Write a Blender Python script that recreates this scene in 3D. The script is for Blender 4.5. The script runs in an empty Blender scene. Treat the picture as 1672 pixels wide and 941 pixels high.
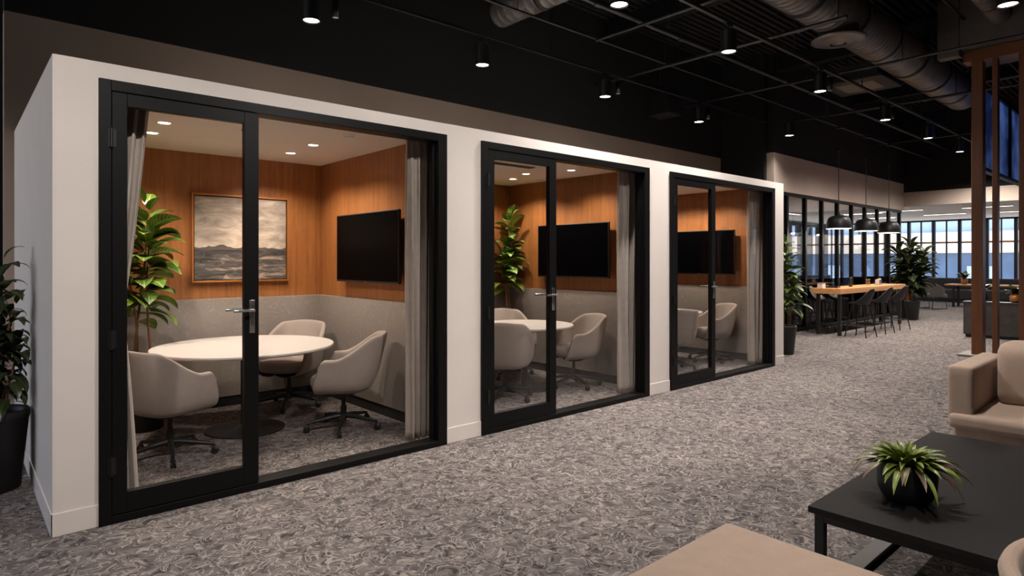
import bpy, math, random
from mathutils import Vector, Matrix
random.seed(7)
PI = math.pi
C = bpy.context.scene.collection
sc = bpy.context.scene

# ------------------------------------------------------------------ mesh builder
class MB:
    def __init__(s):
        s.v = []; s.f = []; s.sm = []; s.uv = []
    def add(s, vs, fs, smooth=False, uvs=None):
        b = len(s.v); s.v += [tuple(p) for p in vs]
        for i, f in enumerate(fs):
            s.f.append(tuple(b + k for k in f)); s.sm.append(smooth)
            s.uv.append(uvs[i] if uvs else [(0, 0)] * len(f))
        return s
    def box(s, x0, x1, y0, y1, z0, z1):
        vs = [(x0,y0,z0),(x1,y0,z0),(x1,y1,z0),(x0,y1,z0),(x0,y0,z1),(x1,y0,z1),(x1,y1,z1),(x0,y1,z1)]
        return s.add(vs, [(0,3,2,1),(4,5,6,7),(0,1,5,4),(1,2,6,5),(2,3,7,6),(3,0,4,7)])
    def tube(s, pts, r, n=10, caps=True):
        pts = [Vector(p) for p in pts]; m = len(pts)
        rs = r if isinstance(r, (list, tuple)) else [r] * m
        vs = []; up = None
        for i, p in enumerate(pts):
            d = (pts[min(i+1, m-1)] - pts[max(i-1, 0)]).normalized()
            if up is None:
                up = d.orthogonal().normalized()
            else:
                up = (up - d * up.dot(d)).normalized()
            w = d.cross(up)
            for k in range(n):
                a = 2 * PI * k / n
                vs.append(p + (up * math.cos(a) + w * math.sin(a)) * rs[i])
        fs = [(i*n+k, i*n+(k+1) % n, (i+1)*n+(k+1) % n, (i+1)*n+k) for i in range(m-1) for k in range(n)]
        s.add(vs, fs, True)
        if caps:
            s.add(vs[:n], [tuple(range(n-1, -1, -1))]); s.add(vs[-n:], [tuple(range(n))])
        return s
    def cyl(s, p0, p1, r, n=20, r1=None, caps=True):
        return s.tube([p0, p1], [r, r if r1 is None else r1], n, caps)
    def lathe(s, prof, n=32, c=(0,0,0), smooth=True, axis='z'):
        vs = []
        for (r, z) in prof:
            for k in range(n):
                a = 2 * PI * k / n
                if axis == 'z': vs.append((c[0]+r*math.cos(a), c[1]+r*math.sin(a), c[2]+z))
                elif axis == 'x': vs.append((c[0]+z, c[1]+r*math.cos(a), c[2]+r*math.sin(a)))
                else: vs.append((c[0]+r*math.sin(a), c[1]+z, c[2]+r*math.cos(a)))
        m = len(prof)
        fs = [(i*n+k, i*n+(k+1) % n, (i+1)*n+(k+1) % n, (i+1)*n+k) for i in range(m-1) for k in range(n)]
        return s.add(vs, fs, smooth)
    def grid(s, fn, nu, nv, smooth=True, closeu=False, flip=False):
        vs = [fn(i/(nu if closeu else nu-1), j/(nv-1)) for i in range(nu) for j in range(nv)]
        fs = []
        for i in range(nu if closeu else nu-1):
            i2 = (i+1) % nu
            for j in range(nv-1):
                q = (i*nv+j, i2*nv+j, i2*nv+j+1, i*nv+j+1)
                fs.append(q[::-1] if flip else q)
        return s.add(vs, fs, smooth)
    def rbox(s, x0, x1, y0, y1, z0, z1, r=.04, n=9, puff=0., puffx=0.):
        c = Vector(((x0+x1)/2, (y0+y1)/2, (z0+z1)/2)); h = Vector(((x1-x0)/2, (y1-y0)/2, (z1-z0)/2))
        r = min(r, h.x*.98, h.y*.98, h.z*.98); idx = {}; vs = []; fs = []
        def knots():
            return [-1 + 2*i/n for i in range(n+1)]
        def samp(t, hh):   # spend the outer two knots inside the rounded edge
            k = [-1, -1+.3*r/hh, -1+r/hh]
            mid = n - 4
            k += [(-1+r/hh) + (2-2*r/hh)*i/mid for i in range(1, mid)]
            k += [1-r/hh, 1-.3*r/hh, 1]
            return k[t]
        N = n
        def vert(i, j, k):
            key = (i, j, k)
            if key in idx: return idx[key]
            u = [samp(i, h.x), samp(j, h.y), samp(k, h.z)]
            p = Vector((u[0]*h.x, u[1]*h.y, u[2]*h.z))
            q = Vector([max(-h[a]+r, min(h[a]-r, p[a])) for a in range(3)])
            d = p - q
            if d.length > 1e-9: p = q + d.normalized()*r
            p.z += puff*(1-u[0]**4)*(1-u[1]**4)*(1 if u[2] > 0 else -.3)*abs(u[2])
            p.x += puffx*(1-u[2]**4)*(1-u[1]**4)*u[0]
            idx[key] = len(vs); vs.append(c+p); return idx[key]
        for a in range(N):
            for b in range(N):
                fs += [(vert(a,b,0),vert(a,b+1,0),vert(a+1,b+1,0),vert(a+1,b,0)),
                       (vert(a,b,N),vert(a+1,b,N),vert(a+1,b+1,N),vert(a,b+1,N)),
                       (vert(a,0,b),vert(a+1,0,b),vert(a+1,0,b+1),vert(a,0,b+1)),
                       (vert(a,N,b),vert(a,N,b+1),vert(a+1,N,b+1),vert(a+1,N,b)),
                       (vert(0,a,b),vert(0,a,b+1),vert(0,a+1,b+1),vert(0,a+1,b)),
                       (vert(N,a,b),vert(N,a+1,b),vert(N,a+1,b+1),vert(N,a,b+1))]
        return s.add(vs, fs, True)
    def build(s, name, mat, parent=None, bevel=0, solid=0, sub=0, loc=None, label=None):
        me = bpy.data.meshes.new(name); me.from_pydata(s.v, [], s.f)
        me.polygons.foreach_set('use_smooth', s.sm)
        ul = me.uv_layers.new(name='UVMap'); fl = []
        for u in s.uv:
            for p in u: fl += [p[0], p[1]]
        ul.data.foreach_set('uv', fl)
        me.materials.append(mat); me.update()
        o = bpy.data.objects.new(name, me); C.objects.link(o)
        if parent: o.parent = parent
        if loc: o.location = loc
        if solid:
            m = o.modifiers.new('solid', 'SOLIDIFY'); m.thickness = solid; m.offset = 0
        if bevel:
            m = o.modifiers.new('bevel', 'BEVEL'); m.width = bevel; m.segments = 2; m.limit_method = 'ANGLE'
        if sub:
            m = o.modifiers.new('sub', 'SUBSURF'); m.levels = sub; m.render_levels = sub
        if label: o['label'] = label
        return o

def tag(o, label, cat, group=None, kind=None):
    o['label'] = label; o['category'] = cat
    if group: o['group'] = group
    if kind: o['kind'] = kind
    return o
def thing(name, label, cat, loc=(0,0,0), rz=0, group=None):
    o = bpy.data.objects.new(name, None); C.objects.link(o)
    o.empty_display_size = .1; o.location = loc; o.rotation_euler = (0, 0, rz)
    return tag(o, label, cat, group)
def struct(o, label=None):
    o['kind'] = 'structure'
    if label: o['label'] = label
    return o
def dup(root, loc, rz=0, label=None, group=None):
    def cp(o, par):
        c = o.copy(); C.objects.link(c)
        if par: c.parent = par
        for ch in list(o.children): cp(ch, c)
        return c
    r = cp(root, None); r.location = loc; r.rotation_euler = (0, 0, rz)
    if label: r['label'] = label
    if group: r['group'] = group
    return r

# ------------------------------------------------------------------ materials
def srgb(r, g, b):
    f = lambda c: (c/255/12.92) if c/255 <= .04045 else ((c/255+.055)/1.055)**2.4
    return (f(r), f(g), f(b), 1)
class NT:
    def __init__(s, name):
        s.m = bpy.data.materials.new(name); s.m.use_nodes = True
        s.t = s.m.node_tree; s.n = s.t.nodes; s.l = s.t.links
        s.b = s.n['Principled BSDF']; s.o = s.n['Material Output']
    def nd(s, typ, **kw):
        n = s.n.new(typ)
        for k, v in kw.items():
            if k.startswith('i_'): n.inputs[k[2:].replace('_', ' ')].default_value = v
            else: setattr(n, k, v)
        return n
    def ln(s, a, b): s.l.new(a, b)
    def ramp(s, fac, stops, interp='LINEAR'):
        r = s.n.new('ShaderNodeValToRGB'); r.color_ramp.interpolation = interp
        e = r.color_ramp.elements
        while len(e) < len(stops): e.new(.5)
        for i, (p, c) in enumerate(stops):
            e[i].position = p; e[i].color = c
        s.ln(fac, r.inputs[0]); return r.outputs[0]
    def math(s, op, a, b=None, clamp=False):
        n = s.n.new('ShaderNodeMath'); n.operation = op; n.use_clamp = clamp
        for i, x in enumerate((a, b)):
            if x is None: continue
            if isinstance(x, (int, float)): n.inputs[i].default_value = x
            else: s.ln(x, n.inputs[i])
        return n.outputs[0]
    def mix(s, fac, a, b, blend='MIX'):
        n = s.n.new('ShaderNodeMix'); n.data_type = 'RGBA'; n.blend_type = blend
        for sock, x in ((n.inputs[0], fac), (n.inputs[6], a), (n.inputs[7], b)):
            if isinstance(x, (int, float, tuple)): sock.default_value = x
            else: s.ln(x, sock)
        return n.outputs[2]
    def bump(s, h, strength=.3, dist=.01):
        b = s.nd('ShaderNodeBump'); b.inputs['Strength'].default_value = strength; b.inputs['Distance'].default_value = dist
        s.ln(h, b.inputs['Height']); s.ln(b.outputs[0], s.b.inputs['Normal'])
    def coord(s, which='Object', scale=(1,1,1)):
        t = s.nd('ShaderNodeTexCoord'); m = s.nd('ShaderNodeMapping'); m.inputs['Scale'].default_value = scale
        s.ln(t.outputs[which], m.inputs[0]); return m.outputs[0]
    def noise(s, vec, scale, detail=2., rough=.5, dist=0.):
        n = s.nd('ShaderNodeTexNoise'); n.inputs['Scale'].default_value = scale; n.inputs['Detail'].default_value = detail
        n.inputs['Roughness'].default_value = rough; n.inputs['Distortion'].default_value = dist
        s.ln(vec, n.inputs['Vector']); return n
def plain(name, col, rough=.5, metal=0., spec=.5, noise=0., nscale=40., bump=0.):
    t = NT(name); b = t.b
    b.inputs['Roughness'].default_value = rough; b.inputs['Metallic'].default_value = metal
    b.inputs['Specular IOR Level'].default_value = spec
    n = t.noise(t.coord(), nscale, 3.)
    k = noise if noise else .04
    c0 = tuple(max(0, x*(1-k)) for x in col[:3]) + (1,); c1 = tuple(min(1, x*(1+k)) for x in col[:3]) + (1,)
    t.ln(t.ramp(n.outputs['Fac'], [(.3, c0), (.7, c1)]), b.inputs['Base Color'])
    if bump: t.bump(n.outputs['Fac'], bump, .003)
    return t.m
def emis(name, col, strength):
    t = NT(name); t.b.inputs['Base Color'].default_value = (.8, .8, .8, 1)
    t.b.inputs['Emission Color'].default_value = col; t.b.inputs['Emission Strength'].default_value = strength
    return t.m
def fabric(name, col, k=.10, scale=700., bump=.25, rough=.95, weave=True):
    t = NT(name); t.b.inputs['Roughness'].default_value = rough; t.b.inputs['Specular IOR Level'].default_value = .15
    v = t.coord(); a = t.noise(v, scale, 2.); b = t.noise(v, 14., 3.); 
    f = t.math('ADD', t.math('MULTIPLY', a.outputs['Fac'], .75), t.math('MULTIPLY', b.outputs['Fac'], .25))
    c0 = tuple(x*(1-k*2.2) for x in col[:3]) + (1,); c1 = tuple(min(1, x*(1+k*2.2)) for x in col[:3]) + (1,)
    t.ln(t.ramp(f, [(.32, c0), (.68, c1)]), t.b.inputs['Base Color'])
    t.b.inputs['Sheen Weight'].default_value = .15; t.b.inputs['Sheen Roughness'].default_value = .5
    t.bump(t.math('ADD', t.math('MULTIPLY', b.outputs['Fac'], 2.), a.outputs['Fac']), bump, .002)
    return t.m
def wood(name, dark, light, axis='z', seam=0., scale=1., rough=.42):
    t = NT(name); t.b.inputs['Roughness'].default_value = rough
    st = {'z': (14, 14, .55), 'x': (.55, 14, 14), 'y': (14, .55, 14)}[axis]
    v = t.coord('Object', tuple(a*scale for a in st))
    n1 = t.noise(v, 1.6, 6., .62, .5); n2 = t.noise(v, 9., 4., .6)
    fin = t.coord('Object', tuple(a*scale*(1 if a > 1 else 4) for a in st)); n3 = t.noise(fin, 7., 2., .7)
    f = t.math('ADD', t.math('MULTIPLY', n1.outputs['Fac'], .55), t.math('ADD', t.math('MULTIPLY', n2.outputs['Fac'], .25), t.math('MULTIPLY', n3.outputs['Fac'], .2)))
    mid = tuple((a+b)/2 for a, b in zip(dark[:3], light[:3])) + (1,)
    c = t.ramp(f, [(.3, dark), (.5, mid), (.7, light)])
    if seam:
        tc = t.nd('ShaderNodeTexCoord'); sp = t.nd('ShaderNodeSeparateXYZ'); t.ln(tc.outputs['Object'], sp.inputs[0])
        s_ = t.math('ADD', sp.outputs[0], sp.outputs[1])
        cell = t.math('FLOOR', t.math('DIVIDE', s_, seam))
        fr = t.math('FRACT', t.math('DIVIDE', s_, seam))
        line = t.math('LESS_THAN', fr, .006)
        wn = t.nd('ShaderNodeTexWhiteNoise'); wn.noise_dimensions = '1D'; t.ln(cell, wn.inputs['W'])
        val = t.math('ADD', t.math('MULTIPLY', wn.outputs['Value'], .22), .89)
        cc = t.nd('ShaderNodeCombineColor')
        for i in range(3): t.ln(val, cc.inputs[i])
        c = t.mix(1., c, cc.outputs[0], 'MULTIPLY')
        c = t.mix(t.math('MULTIPLY', line, .55), c, (.03, .012, .005, 1))
    t.ln(c, t.b.inputs['Base Color']); t.bump(f, .12, .002)
    return t.m
def glass(name, tint=(1,1,1,1), refl=1.0):
    t = NT(name); t.n.remove(t.b)
    tr = t.nd('ShaderNodeBsdfTransparent'); tr.inputs[0].default_value = tint
    gl = t.nd('ShaderNodeBsdfGlossy'); gl.inputs['Roughness'].default_value = .02
    fr = t.nd('ShaderNodeFresnel'); fr.inputs[0].default_value = 1.45
    mx = t.nd('ShaderNodeMixShader')
    t.ln(t.math('MULTIPLY', fr.outputs[0], refl, True), mx.inputs[0]); t.ln(tr.outputs[0], mx.inputs[1]); t.ln(gl.outputs[0], mx.inputs[2])
    t.ln(mx.outputs[0], t.o.inputs[0]); return t.m
def leafmat(name, dark, light, vein, rough=.38):
    t = NT(name); t.b.inputs['Roughness'].default_value = rough
    uv = t.nd('ShaderNodeUVMap'); sp = t.nd('ShaderNodeSeparateXYZ'); t.ln(uv.outputs[0], sp.inputs[0])
    v = t.math('ABSOLUTE', t.math('SUBTRACT', sp.outputs[1], .5))
    mid = t.math('LESS_THAN', v, .035)
    side = t.math('GREATER_THAN', t.math('SINE', t.math('MULTIPLY', t.math('SUBTRACT', sp.outputs[0], t.math('MULTIPLY', v, .5)), 62.)), .82)
    n = t.noise(t.coord(), 9., 2.)
    c = t.ramp(n.outputs['Fac'], [(.35, dark), (.65, light)])
    c = t.mix(t.math('MULTIPLY', t.math('MAXIMUM', mid, t.math('MULTIPLY', side, .45)), .7), c, vein)
    t.ln(c, t.b.inputs['Base Color']); t.b.inputs['Subsurface Weight'].default_value = 0
    return t.m
def carpet():
    t = NT('patterned_carpet'); t.b.inputs['Roughness'].default_value = 1.; t.b.inputs['Specular IOR Level'].default_value = .05
    v = t.coord()
    w = t.noise(v, 7., 1.); 
    sub = t.nd('ShaderNodeVectorMath', operation='SUBTRACT'); t.ln(w.outputs['Color'], sub.inputs[0]); sub.inputs[1].default_value = (.5, .5, .5)
    scl = t.nd('ShaderNodeVectorMath', operation='SCALE'); t.ln(sub.outputs[0], scl.inputs[0]); scl.inputs['Scale'].default_value = .16
    add = t.nd('ShaderNodeVectorMath', operation='ADD'); t.ln(v, add.inputs[0]); t.ln(scl.outputs[0], add.inputs[1])
    wv = add.outputs[0]
    # short curling strokes: contour lines of several noises, broken up by others
    def strokes(scale, freq, thr, msc, mlo, off):
        m = t.nd('ShaderNodeMapping'); m.inputs['Location'].default_value = (off, off*1.7, off*.3); t.ln(wv, m.inputs[0])
        n = t.noise(m.outputs[0], scale, 1., .4)
        sn = t.math('SINE', t.math('MULTIPLY', n.outputs['Fac'], freq))
        k = t.nd('ShaderNodeMapRange'); k.inputs['From Min'].default_value = thr; k.inputs['From Max'].default_value = thr+.22
        t.ln(sn, k.inputs['Value'])
        mn = t.noise(m.outputs[0], msc, 1.)
        mk = t.nd('ShaderNodeMapRange'); mk.inputs['From Min'].default_value = mlo; mk.inputs['From Max'].default_value = mlo+.05
        t.ln(mn.outputs['Fac'], mk.inputs['Value'])
        return t.math('MULTIPLY', k.outputs[0], mk.outputs[0])
    s1 = strokes(9., 46., .66, 17., .47, 0.)
    s2 = strokes(11., 40., .70, 15., .49, 5.3)
    s3 = strokes(8., 52., .72, 19., .50, 11.9)
    d1 = strokes(10., 42., .62, 16., .47, 23.7)
    lite = t.math('MAXIMUM', t.math('MAXIMUM', s1, s2), s3)
    big = t.noise(v, 1.1, 2.); fine = t.noise(v, 260., 2.); patch = t.noise(wv, 13., 2.)
    base = t.ramp(patch.outputs['Fac'], [(.36, srgb(92, 87, 86)), (.64, srgb(128, 121, 119))])
    c = t.mix(t.math('MULTIPLY', d1, .7), base, srgb(56, 52, 51))
    c = t.mix(t.math('MULTIPLY', lite, .75), c, srgb(172, 162, 156))
    c = t.mix(1., c, t.ramp(fine.outputs['Fac'], [(.3, (.72,.72,.72,1)), (.7, (1.1,1.1,1.1,1))]), 'MULTIPLY')
    c = t.mix(1., c, t.ramp(big.outputs['Fac'], [(.3, (.86,.86,.87,1)), (.7, (1.08,1.07,1.06,1))]), 'MULTIPLY')
    t.ln(c, t.b.inputs['Base Color'])
    t.bump(t.math('ADD', t.math('SUBTRACT', lite, d1), t.math('MULTIPLY', fine.outputs['Fac'], .5)), .5, .004)
    return t.m
def felt():
    t = NT('grey_felt_panel'); t.b.inputs['Roughness'].default_value = 1.; t.b.inputs['Specular IOR Level'].default_value = .1
    v = t.coord(); n = t.noise(v, 5., 1.5, .5, 1.2); f = t.noise(v, 500., 2.)
    ln_ = t.math('GREATER_THAN', t.math('SINE', t.math('MULTIPLY', n.outputs['Fac'], 70.)), .86)
    c = t.ramp(f.outputs['Fac'], [(.3, srgb(122, 114, 108)), (.7, srgb(156, 146, 139))])
    c = t.mix(t.math('MULTIPLY', ln_, .16), c, srgb(190, 179, 170))
    t.ln(c, t.b.inputs['Base Color']); t.bump(f.outputs['Fac'], .3, .002); return t.m
def painting():
    t = NT('seascape_canvas'); t.b.inputs['Roughness'].default_value = .7
    tc = t.nd('ShaderNodeTexCoord'); sp = t.nd('ShaderNodeSeparateXYZ'); t.ln(tc.outputs['Generated'], sp.inputs[0])
    x, z = sp.outputs[0], sp.outputs[2]
    m = t.nd('ShaderNodeMapping'); m.inputs['Scale'].default_value = (1.5, 1, 4.2); t.ln(tc.outputs['Generated'], m.inputs[0])
    cl = t.noise(m.outputs[0], 2.2, 6., .6, .6)
    m2 = t.nd('ShaderNodeMapping'); m2.inputs['Scale'].default_value = (2., 1, 9.); t.ln(tc.outputs['Generated'], m2.inputs[0])
    wt = t.noise(m2.outputs[0], 2.4, 6., .65, 1.)
    hl = t.noise(t.coord('Generated', (3.5, 1, .2)), 1.6, 3.)
    glow = t.math('SUBTRACT', 1., t.math('MULTIPLY', t.math('ABSOLUTE', t.math('SUBTRACT', x, .55)), 1.1))
    sky = t.ramp(t.math('ADD', t.math('MULTIPLY', cl.outputs['Fac'], .75), t.math('MULTIPLY', t.math('MULTIPLY', glow, t.math('SUBTRACT', 1.35, z)), .4)),
                 [(.32, srgb(98, 88, 82)), (.55, srgb(160, 146, 134)), (.78, srgb(222, 204, 184))])
    sea = t.ramp(t.math('ADD', t.math('MULTIPLY', wt.outputs['Fac'], .8), t.math('MULTIPLY', glow, .16)),
                 [(.36, srgb(38, 36, 36)), (.52, srgb(84, 78, 75)), (.66, srgb(176, 156, 138))])
    hz = t.math('ADD', .395, t.math('MULTIPLY', t.math('SUBTRACT', hl.outputs['Fac'], .5), .16))
    land = t.math('MULTIPLY', t.math('LESS_THAN', z, hz), t.math('GREATER_THAN', z, t.math('SUBTRACT', .31, t.math('MULTIPLY', t.math('SUBTRACT', wt.outputs['Fac'], .5), .22))))
    c = t.mix(t.math('GREATER_THAN', z, .36), sea, sky)
    c = t.mix(t.math('MULTIPLY', land, .9), c, t.ramp(wt.outputs['Fac'], [(.35, srgb(40, 37, 36)), (.65, srgb(78, 72, 70))]))
    t.ln(c, t.b.inputs['Base Color']); return t.m

M = {}
M['carpet'] = carpet(); M['felt'] = felt(); M['paint'] = painting()
M['white'] = plain('white_painted_wall', srgb(226, 217, 211), .75, noise=.02, nscale=3.)
M['white_ceiling'] = plain('white_ceiling_paint', srgb(250, 246, 240), .85, noise=.02, nscale=3.)
M['taupe'] = plain('taupe_painted_wall', srgb(160, 142, 130), .85, noise=.04, nscale=2.)
M['greige'] = plain('greige_bulkhead_paint', srgb(202, 184, 170), .85, noise=.03, nscale=2.)
M['black_wall'] = plain('matt_black_paint', srgb(22, 21, 21), .9, noise=.1)
M['black_deck'] = plain('black_ceiling_deck', srgb(26, 25, 25), .8, noise=.15, nscale=4.)
M['black_metal'] = plain('black_powder_coat', srgb(20, 20, 21), .42, noise=.06, nscale=60.)
M['frame'] = plain('black_door_aluminium', srgb(11, 11, 12), .45, spec=.22, noise=.05, nscale=30.)
M['pipe'] = plain('dark_painted_pipe', srgb(26, 25, 24), .45, noise=.15, nscale=8.)
M['duct'] = plain('dark_duct_steel', srgb(122, 116, 112), .36, .4, noise=.18, nscale=5.)
M['chrome'] = plain('brushed_steel', (.6, .6, .61, 1), .25, 1.)
M['wood'] = wood('orange_oak_veneer', srgb(116, 69, 34), srgb(170, 110, 60), 'z', seam=.62)
M['slat'] = wood('walnut_post', srgb(92, 52, 27), srgb(142, 88, 50), 'z')
M['slat_y'] = wood('walnut_header', srgb(92, 52, 27), srgb(142, 88, 50), 'y')
M['bar'] = wood('oak_slab', srgb(176, 112, 62), srgb(226, 170, 112), 'x', rough=.35)
M['chair'] = fabric('greige_chair_wool', srgb(164, 151, 143), .07)
M['curtain'] = fabric('linen_curtain', srgb(178, 167, 158), .09, 420., .3)
M['sofa'] = fabric('beige_sofa_cloth', srgb(174, 152, 136), .07, 520., .3)
M['grey_cloth'] = fabric('charcoal_grey_cloth', srgb(88, 82, 80), .08)
M['dark_cloth'] = fabric('dark_grey_cloth', srgb(60, 57, 57), .08)
M['black_plastic'] = plain('black_plastic', srgb(24, 23, 23), .45)
M['stool'] = plain('matt_black_shell', srgb(34, 33, 33), .5)
M['laminate'] = plain('white_laminate', srgb(216, 209, 203), .35, noise=.01)
M['table_black'] = plain('black_ash_top', srgb(30, 27, 26), .7, spec=.2, noise=.14, nscale=25., bump=.1)
M['screen'] = plain('black_screen_glass', srgb(2, 2, 3), .35, spec=.03)
M['pot'] = plain('black_planter', srgb(26, 25, 25), .5, noise=.1)
M['soil'] = plain('potting_soil', srgb(38, 28, 20), 1., noise=.4, nscale=60., bump=.6)
M['bark'] = plain('plant_stem', srgb(116, 78, 46), .8, noise=.3, nscale=60.)
M['leaf'] = leafmat('green_leaf', srgb(50, 78, 20), srgb(92, 126, 36), srgb(196, 206, 120))
M['leaf_dark'] = leafmat('dark_leaf', srgb(26, 36, 20), srgb(46, 58, 30), srgb(84, 92, 50))
M['leaf_mid'] = leafmat('mid_leaf', srgb(44, 66, 26), srgb(82, 106, 42), srgb(140, 150, 80))
M['leaf_brom'] = leafmat('bromeliad_leaf', srgb(84, 104, 30), srgb(132, 146, 48), srgb(170, 176, 96))
M['leaf_tip'] = leafmat('purple_leaf', srgb(104, 84, 78), srgb(134, 108, 96), srgb(150, 130, 110))
M['gold'] = plain('bronze_picture_frame', srgb(176, 116, 62), .4, .5)
M['marble'] = plain('dark_stone', srgb(58, 54, 54), .35, noise=.35, nscale=6.)
M['soffit'] = plain('dark_soffit_board', srgb(96, 90, 86), .7, noise=.15, nscale=5.)
M['glass'] = glass('clear_glass', (.985, .985, .985, 1), .10)
M['glass_far'] = glass('partition_glass', (.9, .9, .91, 1), .3)
M['glass_tint'] = glass('smoked_parapet_glass', (.28, .27, .27, 1), .5)
M['lens'] = emis('lamp_lens', (1, .88, .74, 1), 14.)
M['lens_room'] = emis('downlight_lens', (1, .86, .7, 1), 12.)
M['linear'] = emis('linear_lamp', (1, .93, .85, 1), 3.)
M['pend_in'] = plain('pendant_inner_enamel', srgb(236, 220, 196), .5)
M['bulb'] = emis('pendant_bulb', (1, .8, .55, 1), 9.)
M['vent'] = plain('grey_vent', srgb(120, 112, 106), .6)
M['ext_cream'] = plain('cream_stone_facade', srgb(222, 208, 190), .9, noise=.08, nscale=.8)
M['ext_blue'] = plain('blue_grey_cladding', srgb(82, 102, 130), .8, noise=.2, nscale=.7)
M['ext_glass'] = plain('pale_blue_glazing', srgb(172, 196, 216), .5, noise=.1, nscale=.6)
M['mullion'] = plain('dark_blue_mullion', srgb(24, 30, 42), .5)
M['dusk'] = emis('glowing_dusk_reflection', srgb(28, 56, 122), .55)  # emission imitates dusk light mirrored in glass
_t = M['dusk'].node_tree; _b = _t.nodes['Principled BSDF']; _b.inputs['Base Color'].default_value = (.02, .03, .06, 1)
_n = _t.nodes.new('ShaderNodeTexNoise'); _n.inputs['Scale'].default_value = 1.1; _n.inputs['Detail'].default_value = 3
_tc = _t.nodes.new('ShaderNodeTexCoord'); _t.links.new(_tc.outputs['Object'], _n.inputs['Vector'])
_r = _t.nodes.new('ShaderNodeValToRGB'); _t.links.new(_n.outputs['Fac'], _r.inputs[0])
_r.color_ramp.elements[0].position = .42; _r.color_ramp.elements[0].color = srgb(20, 30, 66); _r.color_ramp.elements[1].position = .68; _r.color_ramp.elements[1].color = srgb(74, 104, 170)  # noise paints lighter patches into the reflection
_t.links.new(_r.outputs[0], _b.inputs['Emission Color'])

# ------------------------------------------------------------------ the setting
# X runs along the meeting-room front, Y into the rooms, the camera stands at (0,0,1.5)
FY = 4.2          # front of the booths
RB = 6.82         # back wall of the booths
RH = 2.585        # booth ceiling
TOP = 2.625
b = MB(); b.box(-6.2, 28.3, -6.2, 12.2, -.1, 0); struct(b.build('floor', M['carpet']), 'grey patterned carpet')
# corrugated deck
def deck(u, w):
    x = -6.2 + u*27.2; y = -6.2 + w*18.4
    return (x, y, 5.6)
b = MB(); b.box(-6.3, 21, -6.3, 12.3, 5.75, 5.85)
nx = 150; pts = []
for i in range(nx+1):
    y = -6.3 + 18.6*i/nx
    for k, z in ((0, 5.6), (.45, 5.6), (.5, 5.68), (.95, 5.68)):
        pts.append((y + 18.6/nx*k, z))
vs = [(x, y, z) for (y, z) in pts for x in (-6.3, 21)]
b.add(vs, [(2*i, 2*i+1, 2*i+3, 2*i+2) for i in range(len(pts)-1)])
struct(b.build('ceiling', M['black_deck']), 'black corrugated ceiling deck')
b = MB(); b.box(-6.3, 28.3, -6.4, -6.2, -.1, 5.85); struct(b.build('wall_near', M['black_wall']))
b = MB()
b.box(-6.4, -6.2, -6.4, 4.4, -.1, 5.85); b.box(-6.4, -6.2, 11.4, 12.4, -.1, 5.85); b.box(-6.4, -6.2, 4.4, 11.4, 4.6, 5.85); b.box(-6.4, -6.2, 4.4, 11.4, -.1, .3)
struct(b.build('wall_left', M['black_wall']))
b = MB()
for y in (4.4, 5.2, 6.75, 8.3, 9.85, 11.34): b.box(-6.34, -6.26, y, y+.06, .3, 4.6)
for z in (.3, 2.4, 4.54): b.box(-6.34, -6.26, 4.4, 11.4, z, z+.06)
w = struct(b.build('window_1', M['mullion'])); b = MB(); b.box(-6.305, -6.295, 4.4, 11.4, .3, 4.6); b.build('glass_pane', M['glass'], w)  # unseen window, added for cool light on the booth end wall
b = MB(); b.box(-6.3, 12.2, 12.2, 12.4, -.1, 5.85); struct(b.build('wall_rear', M['black_wall']))
# tall wall behind the booths: taupe up to 3.66, black above
b = MB(); b.box(.34, 12.1, 6.95, 7.1, 0, 3.66); struct(b.build('wall_back', M['taupe']), 'taupe bulkhead wall above booths')
b = MB(); b.box(.34, 12.1, 6.94, 7.1, 3.662, 5.7); b.box(12.1, 12.25, 6.0, 12.3, 0, 5.7)
struct(b.build('wall_upper', M['black_wall']))
# booth front with three openings
OP = [(.62, 3.02), (3.39, 5.775), (6.185, 8.75)]
X0, X1 = .41, 9.06
b = MB(); xs = [X0] + [v for o in OP for v in o] + [X1]
for i in range(0, 8, 2): b.box(xs[i], xs[i+1], FY, FY+.14, 0, 2.535)
b.box(X0, X1, FY, FY+.14, 2.535, TOP)
struct(b.build('wall_front', M['white']), 'white booth front wall')
b = MB()
for i in range(0, 8, 2):
    b.box(xs[i]-(.008 if i == 0 else 0), xs[i+1]+(.008 if i == 6 else 0), FY-.008, FY, 0, .125)
struct(b.build('baseboard_front', M['white'], bevel=.002))
b = MB(); b.box(X0, X0+.09, FY+.14, 6.95, 0, TOP); struct(b.build('wall_side', M['white']), 'white end wall of the booth block')
b = MB(); b.box(X0-.008, X0, FY-.008, 6.95, 0, .125); struct(b.build('baseboard_side', M['white'], bevel=.002))
b = MB(); b.box(X1-.10, X1, FY+.14, 6.95, 0, TOP); struct(b.build('wall_end', M['white']))
b = MB(); b.box(X0+.09, X1-.1, FY+.14, 6.95, RH, TOP); struct(b.build('ceiling_booth', M['white_ceiling']))
ROOMS = [(.50, 3.15), (3.27, 6.05), (6.17, 8.95)]
b = MB()
for xa, xb in ((3.17, 3.25), (6.07, 6.15)): b.box(xa, xb, FY+.14, 6.95, 0, RH)
struct(b.build('partition', M['white']))
SW = .02
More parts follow.
